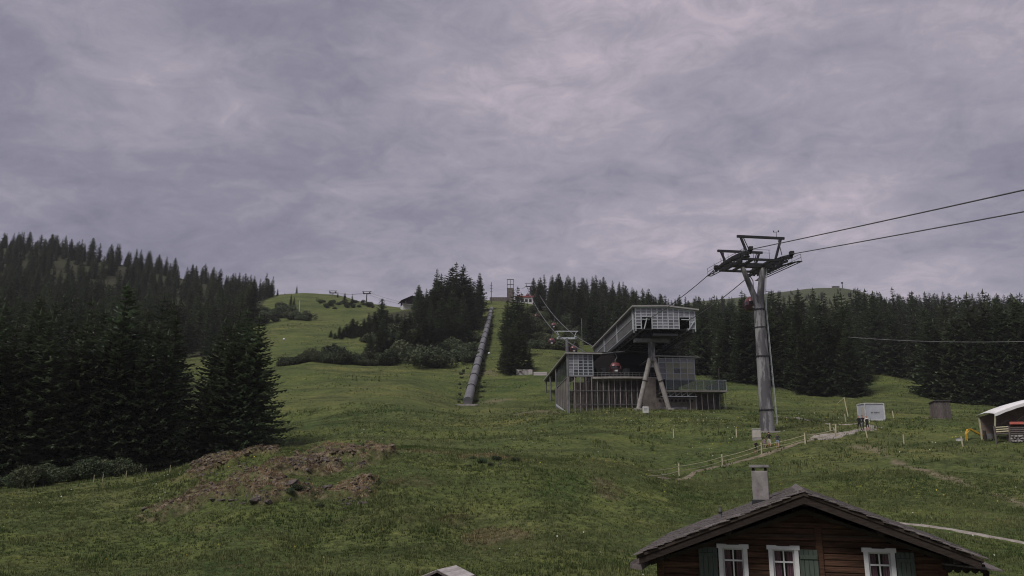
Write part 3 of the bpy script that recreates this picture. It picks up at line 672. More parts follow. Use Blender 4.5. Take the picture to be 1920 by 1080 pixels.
for s in range(40):
    y = 194 + s * 5.4; bush(np.interp(y, [190, 415], [858, 914]) + random.uniform(-9, 6), y, random.uniform(.14, .34), 4, 'low weed bush growing along the pipe', 'weeds along the pipe')
    bush(np.interp(y, [190, 415], [897, 926]) + random.uniform(-4, 7), y + 4, random.uniform(.14, .3), 3, 'low weed bush growing along the pipe', 'weeds along the pipe')
for _ in range(62):
    px = random.uniform(998, 1075); y = random.uniform(285, 400); bush(px, y, random.uniform(.9, 1.7), None, 'green alder shrub on the slope under the cable car line', 'alder shrubs under the cable line', pale=random.random() < .55)
for _ in range(60):
    px = random.uniform(468, 600); y = random.uniform(372, 430)
    if px > 585 - (y - 372) * .6: continue
    bush(px, y, random.uniform(.8, 1.6), random.choice((0, 1, 2, 3)), 'dark mountain pine scrub on the far slope', 'scrub on the far slope')
for _ in range(26): bush(random.uniform(600, 700), random.uniform(440, 480), random.uniform(.5, .95), None, 'dark scrub bush on the far grassy hill', 'scrub on the far hill')
for px, py, s in [(random.uniform(-20, 240), None, random.uniform(.3, .75)) for _ in range(34)]:
    bush(px, np.interp(px, [0, 220], [82, 91]) + random.uniform(-1, 5), s, None, 'pale leafy bush along the foot of the left wood', 'bushes at the foot of the left wood', pale=random.random() < .2)
for px, py, s in ((930, 862, .2), (948, 858, .16), (905, 868, .15), (885, 860, .13), (968, 866, .15), (560, 918, .2), (545, 924, .16), (880, 875, .1), (920, 873, .12), (600, 950, .14)):
    bush(px, 0, s, None, 'low leafy plant on the stony knoll', 'low plants on the knoll', base=py)

# ---------------------------------------------------------------- rocks on the knoll
def rock_mesh(seed, sub=2):
    rg = random.Random(seed); bm = bmesh.new(); bmesh.ops.create_icosphere(bm, subdivisions=sub, radius=1)
    dirs = [Vector((rg.gauss(0, 1), rg.gauss(0, 1), rg.gauss(0, .8))).normalized() for _ in range(13)]; ds = [rg.uniform(.30, .72) for _ in dirs]
    for v in bm.verts:
        for d, k in zip(dirs, ds):
            e = v.co.dot(d) - k
            if e > 0: v.co -= d * e
    me = bpy.data.meshes.new('rock'); bm.to_mesh(me); bm.free(); me.materials.append(M['rock']); return me
ROCKS = [rock_mesh(i) for i in range(6)]
def rock(px, py, sx, sz, label, group=None):
    b = hit(px, py); o = bpy.data.objects.new('rock', random.choice(ROCKS)); COL.objects.link(o)
    o.location = (b.x, b.y, b.z - sz * .25); o.scale = (sx, sx * random.uniform(.6, .9), sz); o.rotation_euler = (random.uniform(-.25, .25), random.uniform(-.25, .25), random.uniform(-.5, .5))
    tag(o, label, 'rock', group)
rock(614, 913, .75, .45, 'pale grey boulder set in the grass of the knoll'); rock(633, 917, .6, .3, 'lower pale stone touching the grey boulder on the knoll')
rock(545, 906, 1.0, .3, 'overhanging rock ledge above the hollow of the knoll'); rock(478, 938, .8, .35, 'bare grey rock face at the foot of the stony knoll')
for _ in range(120):
    q = random.choice(((470, 932, 70, 16), (440, 935, 50, 12), (640, 870, 35, 12), (400, 890, 40, 8), (660, 940, 25, 10), (470, 872, 40, 7), (540, 905, 60, 12), (590, 862, 60, 7), (940, 866, 30, 6)))
    rock(random.gauss(q[0], q[2] * .5), random.gauss(q[1], q[3] * .5), random.uniform(.12, .42) * random.choice((.6, 1, 1.2)), random.uniform(.08, .26), 'small brown rock poking out of the stony knoll', 'small rocks on the knoll')

def clods(name, n, m, smin, smax, label, seed):
    "loose broken earth and stones, too many and small to count"
    rg = np.random.default_rng(seed); bases = []
    for k in range(5):
        q = rock_mesh(100 + k, 1); V = np.array([v.co[:] for v in q.vertices]); F = np.array([p.vertices[:] for p in q.polygons]); bases.append((V, F)); bpy.data.meshes.remove(q)
    VV, FF = [], []; o = 0; pts = []
    while len(pts) < n:
        (cx, cy), rx, ry, _s = DRY[rg.integers(0, 7)]; x = cx + rg.normal(0, rx * .55, 60); y = cy + rg.normal(0, ry * .55, 60); k = dry_mask(x, y) > .5
        k &= fbm(x, y, 1.6, 3, 60 + seed) > .5
        pts += list(zip(x[k], y[k]))
    pts = np.array(pts[:n]); zz = height(pts[:, 0], pts[:, 1])
    for (x, y), z in zip(pts, zz):
        V, F = bases[rg.integers(0, 5)]; s = smin + (smax - smin) * rg.uniform(0, 1) ** 2.2; a = rg.uniform(0, 6.28); ca, sa = math.cos(a), math.sin(a)
        W = V * [s * rg.uniform(.8, 1.6), s, s * rg.uniform(.5, 1.0)]; W = np.stack([W[:, 0] * ca - W[:, 1] * sa + x, W[:, 0] * sa + W[:, 1] * ca + y, W[:, 2] + z + s * .1], -1)
        VV.append(W); FF.append(F + o); o += len(V)
    me_ = bpy.data.meshes.new(name); me_.from_pydata(np.concatenate(VV).tolist(), [], np.concatenate(FF).tolist()); me_.materials.append(M[m])
    q = bpy.data.objects.new(name, me_); COL.objects.link(q); tag(q, label, 'rubble', kind='stuff')
M['clod'] = mat('broken_earth', (.045, .037, .027), .95, 0, .4, .9, .4, col2=(.21, .165, .112))
clods('broken_earth', 800, 'clod', .07, .30, 'broken brown earth clods on the eroded knoll', 1)
clods('loose_stones', 450, 'rock', .06, .26, 'loose grey stones on the eroded knoll', 2)
# ---------------------------------------------------------------- grass
def tufts(name, n, y0, y1, hgt, blades, m, label, dens=None, seed=3, spread=.14):
    rg = np.random.default_rng(seed)
    r = np.sqrt(rg.uniform(y0 ** 2, y1 ** 2, n)); az = rg.uniform(R(-35.5), R(35.5), n); x, y = r * np.sin(az), r * np.cos(az)
    keep = dens(x, y, rg); x, y = x[keep], y[keep]; n = len(x); z = height(x, y)
    h = hgt * rg.uniform(.45, 1.25, n) * (.35 + 1.5 * fbm(x, y, 2.6, 3, 90) ** 1.5 + .9 * sstep(.62, .75, fbm(x, y, 6, 3, 92))); tint = np.clip(fbm(x, y, 5, 3, 91) + rg.normal(0, .16, n), 0, 1); dr = dry_mask(x, y)
    B = blades; a = rg.uniform(0, 6.283, (n, B)); s = rg.uniform(.2, 1, (n, B)) * spread; bx = x[:, None] + np.cos(a) * s; by = y[:, None] + np.sin(a) * s
    a2 = a + rg.normal(0, .6, (n, B)); hh = h[:, None] * rg.uniform(.6, 1.1, (n, B)); ln = hh * rg.uniform(.15, .75, (n, B)); w = rg.uniform(.02, .05, (n, B)) * (hgt / .2)
    b0 = np.stack([bx - np.sin(a2) * w, by + np.cos(a2) * w, np.broadcast_to(z[:, None] - .04, bx.shape)], -1); b1 = np.stack([bx + np.sin(a2) * w, by - np.cos(a2) * w, np.broadcast_to(z[:, None] - .04, bx.shape)], -1)
    tp = np.stack([bx + np.cos(a2) * ln, by + np.sin(a2) * ln, z[:, None] + hh], -1)
    V = np.stack([b0, b1, tp], 2).reshape(-1, 3); nf = n * B
    me_ = bpy.data.meshes.new(name); me_.vertices.add(nf * 3); me_.vertices.foreach_set('co', V.ravel()); me_.loops.add(nf * 3); me_.polygons.add(nf)
    me_.loops.foreach_set('vertex_index', np.arange(nf * 3, dtype=np.int32)); me_.polygons.foreach_set('loop_start', np.arange(0, nf * 3, 3, dtype=np.int32)); me_.update(calc_edges=True)
    for nm, arr in (('tint', tint), ('dry', dr)):
        at_ = me_.attributes.new(nm, 'FLOAT', 'POINT'); at_.data.foreach_set('value', np.repeat(arr, B * 3).astype(np.float32))
    me_.materials.append(m); o = bpy.data.objects.new(name, me_); COL.objects.link(o); tag(o, label, 'grass', kind='stuff'); return o
def grass_mat():
    m, t, b = new_mat('grass_blades'); b.inputs['Roughness'].default_value = .8; b.inputs['Specular IOR Level'].default_value = .15
    a = t.nodes.new('ShaderNodeAttribute'); a.attribute_name = 'tint'; d = t.nodes.new('ShaderNodeAttribute'); d.attribute_name = 'dry'
    r = t.nodes.new('ShaderNodeValToRGB'); t.links.new(a.outputs['Fac'], r.inputs[0]); e = r.color_ramp.elements
    e[0].position = .15; e[0].color = (.06, .095, .028, 1); e[1].position = .9; e[1].color = (.185, .19, .08, 1); q = e.new(.5); q.color = (.112, .136, .05, 1)
    r2 = t.nodes.new('ShaderNodeValToRGB'); t.links.new(a.outputs['Fac'], r2.inputs[0]); e = r2.color_ramp.elements
    e[0].position = .25; e[0].color = (.12, .09, .055, 1); e[1].position = .8; e[1].color = (.38, .27, .16, 1)
    mx = t.nodes.new('ShaderNodeMixRGB'); t.links.new(d.outputs['Fac'], mx.inputs[0]); t.links.new(r.outputs[0], mx.inputs[1]); t.links.new(r2.outputs[0], mx.inputs[2])
    t.links.new(mx.outputs[0], b.inputs['Base Color'])
    tr = t.nodes.new('ShaderNodeBsdfTranslucent'); t.links.new(mx.outputs[0], tr.inputs[0]); ms = t.nodes.new('ShaderNodeMixShader'); ms.inputs[0].default_value = .3
    t.links.new(b.outputs[0], ms.inputs[1]); t.links.new(tr.outputs[0], ms.inputs[2]); t.links.new(ms.outputs[0], t.nodes['Material Output'].inputs[0]); return m
GM = grass_mat()
def d_near(x, y, rg): return (rg.uniform(0, 1, len(x)) < np.clip(1.25 * fbm(x, y, 1.7, 3, 95) + .02, .1, 1)) & (seg_dist(x, y, [tuple(hit(q, w_)[:2]) for q, w_ in ((1640, 975), (1760, 990), (1880, 1011), (1990, 1034))]) > .4)
tufts('meadow_grass', 92000, 36, 84, .17, 6, GM, 'short mottled grass covering the near meadow', d_near, 3)
herb = plan(1250, 790, 128)
def d_far(x, y, rg): return (rg.uniform(0, 1, len(x)) < .30 + .7 * fbm(x, y, 4, 3, 96) ** 2 + .8 * np.exp(-((x - herb[0]) / 17) ** 2 - ((y - herb[1]) / 9) ** 2)) & (fbm(x, y, 6, 2, 97) > .3)
def d_up(x, y, rg): p = 960 + FPX * x / y; return np.array([woods(a, b) == 0 for a, b in zip(p, y)]) & (fbm(x, y, 9, 3, 98) + rg.normal(0, .08, len(x)) > .5)
tufts('slope_grass', 42000, 160, 400, .42, 4, GM, 'rough grass patches on the ski meadow above the crest', d_up, 6, .5)
tufts('pasture_grass', 46000, 84, 165, .30, 5, GM, 'coarse tufted grass on the pasture below the station', d_far, 4, .25)

def flowers(name, n, col, m, label, seed):
    rg = np.random.default_rng(seed); r = np.sqrt(rg.uniform(36 ** 2, 150 ** 2, n * 6)); az = rg.uniform(R(-35), R(35), n * 6); x, y = r * np.sin(az), r * np.cos(az)
    k = (rg.uniform(0, 1, len(x)) < np.clip(3 * (fbm(x, y, 11, 3, seed) - .48), 0, 1) + .8 * np.exp(-((x - herb[0]) / 17) ** 2 - ((y - herb[1]) / 9) ** 2)) & (dry_mask(x, y) < .2); x, y = x[k][:n], y[k][:n]; n = len(x); z = height(x, y) + rg.uniform(.12, .3, n)
    s = rg.uniform(.02, .045, n) * (1 + r[k][:n] / 120); u = rg.normal(0, 1, (n, 3)); u /= np.linalg.norm(u, axis=1)[:, None]; w = np.cross(u, rg.normal(0, 1, (n, 3))); w /= np.linalg.norm(w, axis=1)[:, None]
    p = np.stack([x, y, z], -1); u *= s[:, None]; w *= s[:, None]; M[m] = mat(m, col, .8, 0, .1, 3)
    o = bpy.data.objects.new(name, quads_mesh(name, np.stack([p - u, p + w, p + u, p - w], 1), m)); COL.objects.link(o); tag(o, label, 'flowers', kind='stuff')
flowers('meadow_flowers', 500, (.5, .5, .42), 'flower_white', 'tiny pale flower heads sprinkled over the meadow', 41)
flowers('yellow_flowers', 700, (.45, .36, .05), 'flower_yellow', 'tiny yellow flower heads sprinkled over the meadow', 42)
# ================================================================ PENSTOCK PIPE
pa = Vector(P(877, 757, 190)); pb = Vector(P(922, 579, 418)); pa.z = gz_at(pa.x, pa.y) + 1.0
pipe = thing('penstock_pipe', 'long grey steel pressure pipe climbing the slope in ringed segments', 'pipe', pa)
NS = 15; rad = 1.12
for i in range(NS):
    a = pa.lerp(pb, i / NS) - pa; b = pa.lerp(pb, (i + 1) / NS) - pa
    MB().tube(a, b, rad, n=28).build('pipe_segment', 'pipe', pipe, True)
    d = (b - a).normalized(); w = 1.1 if i in (5, 10) else .5
    if i: MB().tube(a - d * w / 2, a + d * w / 2, rad + .16, n=28).build('ring', 'darksteel', pipe, True)
    g = pa + a; zz = gz_at(g.x, g.y + 2) - pa.z
    MB().prism([(a.x - 1.3, a.y + 1.6, min(zz, a.z) - 2.5), (a.x + 1.3, a.y + 1.6, min(zz, a.z) - 2.5), (a.x + 1.0, a.y + 1.6, a.z - .35), (a.x - 1.0, a.y + 1.6, a.z - .35)], (0, .7, .2)).build('saddle', 'darkconcrete', pipe)
MB().bbox(-3.4, 2.6, -1.2, 1.0, -2.4, -.75, .06).build('anchor_block', 'concrete', pipe)

# ================================================================ GONDOLA CABIN
def cabin_parts(root, top=0., hang=3.2, faded=False):
    "cabin hanging below z=0 (rope grip at the origin)"
    t = -hang; rm = 'redpale' if faded else 'red'; mb = MB()
    prof = [(.0, .78), (.12, .98), (.8, 1.08), (1.35, 1.02), (1.85, .86), (2.05, .62), (2.12, .3)]  # height above floor, half width
    n = 16; zs = t - 2.12
    def sup(w, k, q=3.2):
        a = 2 * math.pi * k / n; c, s = math.cos(a), math.sin(a)
        return (w * abs(c) ** (2 / q) * (1 if c > 0 else -1), w * 1.02 * abs(s) ** (2 / q) * (1 if s > 0 else -1))
    def shell(i0, i1, grow=0.):
        m = MB(); vs = []
        for z, w in prof[i0:i1 + 1]: vs += [(*sup(w + grow, k), zs + z) for k in range(n)]
        r = i1 - i0 + 1
        fs = [(i * n + k, i * n + (k + 1) % n, (i + 1) * n + (k + 1) % n, (i + 1) * n + k) for i in range(r - 1) for k in range(n)]
        fs += [tuple(range(n - 1, -1, -1)), tuple((r - 1) * n + k for k in range(n))]
        return m.add(vs, fs)
    body = shell(0, 2).build('body', 'cabindark', root, True)
    gl = shell(2, 3, -.01).build('window_band', 'cabinglass', root, True)
    shell(3, 6).build('roof', rm, root, True)
    m = MB()
    for sx in (-1, 1):
        for sy in (-1, 1): m.beam((sx * .98, sy * .98, zs + .75), (sx * .94, sy * .94, zs + 1.4), .13)
    m.beam((0, -1.1, zs + .15), (0, -1.07, zs + 1.4), .07); m.build('door_frame', rm, root)
    MB().bbox(-.42, .42, -1.17, -1.06, zs + .22, zs + .52, .02).build('number_plate', 'white', root)
    m = MB()
    for sx in (-1, 1): m.tube((sx * .35, -1.22, zs + .12), (sx * .35, -1.22, zs + .72), .05, n=6)
    m.tube((-.62, -1.22, zs + .12), (.62, -1.22, zs + .12), .05, n=6); m.build('ski_rack', 'darksteel', root)
    MB().path([(.0, 0, t + .05), (.0, 0, t + .5), (.42, 0, t + 1.1), (.42, 0, -.8), (0, 0, -.1)], [.08, .08, .07, .07, .08], 8).build('hanger_arm', 'steel', root, True)
    m = MB(); m.bbox(-.16, .16, -.55, .55, -.14, .16, .04); m.tube((-.12, -.5, .2), (-.12, .5, .2), .12, n=8); m.build('grip', 'darksteel', root)
def cabin(loc, label, rz=0, hang=3.2, group=None):
    r = thing('gondola_cabin', label, 'gondola', loc, rz, group); cabin_parts(r, hang=hang); return r

# ================================================================ NEAR TOWER
TB = Vector(P(1440, 815, 111)); TB.z = gz_at(TB.x, TB.y)
tw = thing('cableway_tower', 'tall grey forked steel cable car tower with black pulley trains', 'pylon', TB)
ZH = 29.5 - TB.z                       # head height
AZT = R(9); dv = Vector((-math.sin(AZT), math.cos(AZT), 0)); ev = Vector((math.cos(AZT), math.sin(AZT), 0)); hc = Vector((-.55, 0, 0))
MB().path([(0, 0, -1), (0, 0, 3.0)], [.98, .93], 24).build('shaft_section', 'shaft', tw, True)
zs_ = [3.0, 10.5, 17.2]; rs_ = [.93, .83, .74]
for i in range(2): MB().path([(0, 0, zs_[i]), (0, 0, zs_[i + 1])], [rs_[i], rs_[i + 1]], 24).build('shaft_section', 'shaft', tw, True)
for z, r in ((3.0, 1.03), (10.5, .93), (17.2, .86), (14.6, .84)): MB().tube((0, 0, z - .07), (0, 0, z + .07), r, n=24).build('flange', 'darksteel', tw, True)
for z, r in ((3.0, .98), (10.5, .88), (17.2, .8)):
    for k in range(12):
        a = k * math.pi / 6; MB().tube((math.cos(a) * r, math.sin(a) * r, z - .14), (math.cos(a) * r, math.sin(a) * r, z + .14), .035, n=6).build('bolt', 'blacksteel', tw)
aL = hc - ev * 1.55 + Vector((0, 0, ZH - 1.0)); aR = hc + ev * 1.55 + Vector((0, 0, ZH - 1.0))
MB().path([(0.05, 0, 16.6), (-.25, 0, 18.2), aL], [.55, .46, .34], 18).build('fork_arm', 'shaft', tw, True)
MB().path([(0.05, 0, 16.6), (.25, 0, 18.6), aR], [.62, .52, .40], 18).build('fork_arm', 'shaft', tw, True)
zc = ZH - .75
MB().beam(hc - ev * 3.3 + Vector((0, 0, zc)), hc + ev * 3.3 + Vector((0, 0, zc)), .7, .62).build('cross_arm', 'darksteel', tw)
trainz = lambda s: ZH + .32 - .012 * (s - 1) ** 2 + (.0 if s > 0 else -.0)
sheave = None
for side in (-1, 1):
    o0 = hc + ev * (3.0 * side); dz = .15 if side < 0 else -.25
    pt = lambda s, z=0, e=0: o0 + dv * s + ev * e + Vector((0, 0, trainz(s) + dz + z))
    for s0 in (-6, -3, 0, 3):
        MB().beam(pt(s0 + .15, -.42), pt(s0 + 2.85, -.42), .16, .3).build('rocker_beam', 'darksteel', tw)
    MB().beam(pt(-4.6, -.85), pt(-1.2, -.8), .2, .34).build('main_beam', 'darksteel', tw); MB().beam(pt(1.2, -.8), pt(4.6, -.85), .2, .34).build('main_beam', 'darksteel', tw)
    MB().beam(pt(-3, -1.2), pt(3, -1.2), .26, .4).build('main_beam', 'darksteel', tw)
    for k in range(16):
        s = -5.7 + 11.4 * k / 15; c = pt(s, -.33)
        if sheave is None: sheave = MB().tube(-ev * .11, ev * .11, .31, n=14).build('sheave', 'blacksteel', tw, True)
        q = sheave if (side < 0 and k == 0) else part_copy(sheave, tw, c)
        q.location = c
    m = MB()
    for e in (.55, 1.15): m.beam(pt(-6.3, -1.05, e * side), pt(6.3, -1.05, e * side), .07, .1)
    for k in range(15): m.beam(pt(-6.3 + .9 * k, -1.05, .5 * side), pt(-6.3 + .9 * k, -1.05, 1.2 * side), .5, .04)
    m.build('catwalk', 'darksteel', tw)
    m = MB()
    for k in range(6): m.tube(pt(-6.2 + 2.48 * k, -1.05, 1.17 * side), pt(-6.2 + 2.48 * k, .05, 1.17 * side), .03, n=6)
    for z in (-.45, .05): m.tube(pt(-6.2, z, 1.17 * side), pt(6.2, z, 1.17 * side), .028, n=6)
    m.build('guard_rail', 'darksteel', tw)
    m = MB(); m.bbox(-.3, .3, -.3, .3, -.28, .28, .05); q = m.build('rope_catcher', 'blacksteel', tw); q.location = pt(-5.9, .12)
    m = MB(); m.bbox(-.3, .3, -.35, .35, -.25, .25, .05); q = m.build('rope_catcher', 'blacksteel', tw); q.location = pt(5.7, .12)
# two lifting gantries across both tracks
for s in (-3.2, 3.6):
    zt = ZH + 2.55 if s < 0 else ZH + 2.3; b0 = hc + dv * s
    MB().beam(b0 - ev * 3.55 + Vector((0, 0, zt)), b0 + ev * 3.55 + Vector((0, 0, zt)), .3, .34).build('gantry_beam', 'darksteel', tw)
    for sd in (-1, 1):
        MB().beam(b0 + ev * (2.0 * sd) + Vector((0, 0, ZH - .5)), b0 + ev * (3.0 * sd) + Vector((0, 0, zt - .15)), .28).build('gantry_leg', 'darksteel', tw)
        MB().beam(b0 + ev * (2.3 * sd) + dv * (1.3 if s > 0 else -1.3) + Vector((0, 0, ZH - .3)), b0 + ev * (2.6 * sd) + Vector((0, 0, zt - .2)), .09).build('gantry_brace', 'darksteel', tw)
    MB().beam(b0 - ev * 3.2 + Vector((0, 0, ZH - .72)), b0 + ev * 3.2 + Vector((0, 0, ZH - .72)), .3, .3).build('sub_arm', 'darksteel', tw)
    MB().beam(b0 - ev * 1.4 + Vector((0, 0, ZH - .72)), hc - ev * 1.4 + Vector((0, 0, ZH - .72)), .3, .3).build('sub_beam', 'darksteel', tw)
    MB().beam(b0 + ev * 1.4 + Vector((0, 0, ZH - .72)), hc + ev * 1.4 + Vector((0, 0, ZH - .72)), .3, .3).build('sub_beam', 'darksteel', tw)
m = MB()
for sd in (-1, 1):
    m.tube(hc - dv * 3 + ev * sd * 1.2 + Vector((0, 0, ZH - .5)), hc - dv * 3 + ev * sd * 1.2 + Vector((0, 0, ZH + .8)), .03, n=6); m.tube(hc + dv * 3 + ev * sd * .6 + Vector((0, 0, ZH - .5)), hc + dv * 3 + ev * sd * .6 + Vector((0, 0, ZH + .8)), .03, n=6)
for z in (.35, .8): m.tube(hc - dv * 3 - ev * 1.4 + Vector((0, 0, ZH + z)), hc - dv * 3 + ev * 1.4 + Vector((0, 0, ZH + z)), .025, n=6)
m.build('platform_rail', 'darksteel', tw)
wb = hc - dv * 3.2 + ev * 2.4 + Vector((0, 0, ZH + 2.7))
m = MB(); m.tube(wb, wb + Vector((0, 0, .75)), .035, n=6); m.beam(wb + Vector((-.35, 0, .72)), wb + Vector((.35, 0, .78)), .05); m.tube(wb + Vector((-.35, 0, .72)), wb + Vector((-.35, 0, .95)), .08, n=8); m.tube(wb + Vector((.33, 0, .75)), wb + Vector((.33, 0, .98)), .09, n=8); m.build('wind_gauge', 'darksteel', tw)
m = MB()   # ladder on the right flank
for dy in (-.2, .2): m.path([(1.28, dy - .3, 1.0), (1.24, dy - .3, 3), (1.06, dy - .3, 10.5), (.92, dy - .3, 17.2), (1.05, dy - .1, 20), (1.45, dy, ZH - 1.2)], .035, 6)
for k in range(70):
    z = 1.2 + k * .31; x = np.interp(z, [1, 3, 10.5, 17.2, 20, 23], [1.28, 1.24, 1.06, .92, 1.05, 1.45]); m.tube((x, -.5, z), (x, -.1, z), .02, n=5)
m.build('ladder', 'mullion', tw)
m = MB(); m.bbox(-1.35, 1.35, -1.3, 1.3, -1.0, .08, .05); m.build('footing', 'concrete', tw)
cb = hit(1419, 824); MB().bbox(-.55, .55, -.4, .4, -.3, 1.3, .04)
bx = thing('control_cabinet', 'small pale control cabinet beside the tower foot', 'cabinet', cb, R(-8))
MB().bbox(-.56, .56, -.4, .4, -.25, .18, .02).build('plinth', 'concrete', bx); MB().bbox(-.52, .52, -.36, .36, .18, 1.25, .03).build('housing', 'box', bx); MB().bbox(-.58, .58, -.42, .42, 1.25, 1.34, .02).build('lid', 'whitedirty', bx)
for x0, x1 in ((-.48, .13), (.16, .48)): MB().bbox(x0, x1, -.385, -.355, .24, 1.19, .01).build('door', 'box', bx)

# ================================================================ STATION
ST = Vector((28.7, 146., 11.)); ROT = R(2.7)
st = thing('cableway_station', 'glass clad cable car station with raised entry tube on a forked leg', 'station', ST, ROT)
Lx, Ly = 5.6, 52.; ZB, ZT = 14.55, 18.7
# roof of the tube: two falls, thin pale edge
def slab(poly, th, name, m, parent): return MB().prism([(x, y, z - th) for x, y, z in poly], (0, 0, th)).build(name, m, parent)
slab([(-6.3, -.6, 18.95), (.2, -.6, 19.05), (.2, Ly, 19.05), (-6.3, Ly, 18.95)], .28, 'roof_slab', 'roofedge', st)
slab([(.2, -.6, 19.05), (6.3, -.6, 18.35), (6.3, Ly, 18.35), (.2, Ly, 19.05)], .28, 'roof_slab', 'roofedge', st)
# front: modular panes 11 x 7 with rope openings
cols = [-5.6 + 11.2 * i / 11 for i in range(12)]; rows = [ZB + .1 + (ZT - ZB - .25) * i / 7 for i in range(8)]
def roofz(x): return 18.62 if x < .2 else 18.75 - (x - .2) * .115
pane_me = {}
def pane(w, h, m, parent, loc, name='pane', along='x'):
    k = (round(w, 2), round(h, 2), m, along)
    if k not in pane_me:
        mb = MB(); (mb.box(-w / 2, w / 2, -.02, .02, -h / 2, h / 2) if along == 'x' else mb.box(-.02, .02, -w / 2, w / 2, -h / 2, h / 2))
        pane_me[k] = mb.mesh(name); pane_me[k].materials.append(M[m])
    o = bpy.data.objects.new(name, pane_me[k]); COL.objects.link(o); o.parent = parent; o.location = loc; return o
def opening(i, j): return (i in (1, 2) and j < 4) or (i in (8, 9) and j < 4)
fm = MB()
for i in range(11):
    for j in range(7):
        x0, x1, z0, z1 = cols[i], cols[i + 1], rows[j], rows[j + 1]
        if j == 6: z1 = min(z1, roofz((x0 + x1) / 2) - .12)
        if opening(i, j) or (i in (0,) and j < 1) or (i == 10 and j < 0): continue
        pane(x1 - x0 - .15, z1 - z0 - .13, 'glass', st, ((x0 + x1) / 2, 0, (z0 + z1) / 2))
front = thing('x', 'x', 'x'); bpy.data.objects.remove(front)
fr = None
for i in range(12):
    zb = ZB if i in (0, 1, 3, 4, 5, 6, 7, 8, 10, 11) else rows[4]
    MB().box(cols[i] - .09, cols[i] + .09, -.09, .09, zb, roofz(cols[i])).build('mullion', 'mullion', st)
for j in range(8):
    segs = [(cols[0], cols[11])] if j >= 4 else [(cols[0], cols[1]), (cols[3], cols[8]), (cols[10], cols[11])]
    for a, b in segs:
        if j == 7: continue
        MB().box(a, b, -.07, .07, rows[j] - .055, rows[j] + .055).build('transom', 'mullion', st)
MB().box(-5.75, .2, -.12, .12, 18.5, 18.7).build('head_rail', 'mullion', st)
MB().prism([(.2, -.12, 18.55), (5.75, -.12, 17.9), (5.75, -.12, 18.1), (.2, -.12, 18.75)], (0, .24, 0)).build('head_rail', 'mullion', st)
for x0 in (-5.7, 5.55):  # corner cheeks, glazed returns
    for j in range(7): pane(1.7, (rows[1] - rows[0]) - .12, 'glass', st, (x0 + .07, .95, (rows[j] + rows[j + 1]) / 2), along='y')
    for y in (.02, 1.85): MB().box(x0, x0 + .16, y - .08, y + .08, ZB - .4, roofz(x0)).build('mullion', 'mullion', st)
for x, s in ((-4.65, 1), (3.0, 1)): MB().beam((x, -.1, rows[4] - .5), (x + 1.6, -.1, rows[4] - .5), .12, .16).build('opening_sill', 'mullion', st)
MB().beam((-4.1, -.15, ZB + .0), (-3.5, -.15, rows[3] + .3), .22, .16).build('deflector', 'mullion', st)
MB().beam((4.2, -.15, ZB - .2), (5.4, -.15, rows[2] + .3), .22, .16).build('deflector', 'mullion', st)
# side walls: dark glass behind close upright slats
for x, nm in ((-5.62, 'l'), (5.62, 'r')):
    ztop = roofz(x)
    for k in range(12):
        y0 = 2.0 + k * (Ly - 2) / 12; y1 = y0 + (Ly - 2) / 12
        MB().box(x - .03, x + .03, y0 + .04, y1 - .04, ZB + .55, ztop).build('side_panel', 'glassdark', st)
    m = MB(); sx = -1 if x < 0 else 1
    for k in range(84):
        y = 2.1 + k * (Ly - 2.2) / 84; m.box(x + sx * .08, x + sx * .2, y - .022, y + .022, ZB + .35, ztop + .02)
    m.build('wall_slats', 'steel', st, kind='stuff')
    for k in (0, 4, 8, 12): 
        y = 2.0 + k * (Ly - 2) / 12; MB().box(x + sx * .06, x + sx * .28, y - .09, y + .09, ZB - .1, ztop).build('wall_post', 'mullion', st)
    for z in (ZB + .3, (ZB + ztop) / 2 + .3): MB().box(x + sx * .05, x + sx * .23, 2., Ly, z - .05, z + .05).build('wall_rail', 'mullion', st)
    MB().box(x - .28, x + .28, 1.9, Ly, ZB - .45, ZB + .22).build('edge_beam', 'darksteel', st)
# underside: beams, rails, cross frames
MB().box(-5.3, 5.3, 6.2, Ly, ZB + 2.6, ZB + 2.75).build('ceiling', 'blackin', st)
for x in (-4.3, -2.6, 2.6, 4.3): MB().box(x - .14, x + .14, .3, Ly, ZB - .15, ZB + .3).build('guide_rail', 'steel' if abs(x) > 4 else 'darksteel', st)
for k in range(17):
    y = 1.2 + k * 3.; MB().box(-5.3, 5.3, y - .12, y + .12, ZB - .02, ZB + .28).build('floor_beam', 'darksteel', st)
for k in range(30):
    y = 1.4 + k * 1.5; MB().box(4.75, 5.5, y - .1, y + .1, ZB - .35, ZB - .18).build('bracket', 'steel', st)
MB().box(-2.3, 2.4, .4, 8, ZB - 1.15, ZB - .75).build('under_beam', 'darksteel', st)
for x in (-2.2, -.7, .8, 2.3):
    MB().beam((x, 1, ZB - .75), (x + .6, 3, ZB), .14).build('truss_strut', 'darksteel', st); MB().beam((x, 6, ZB - .75), (x + .4, 4, ZB), .14).build('truss_strut', 'darksteel', st)
MB().box(-5.2, 1.5, 3.4, 4.8, 12.7, 13.35).build('head_beam', 'steel', st); MB().box(-3.5, 2.3, 3.8, 4.4, 13.35, ZB - .1).build('bearing', 'darksteel', st)
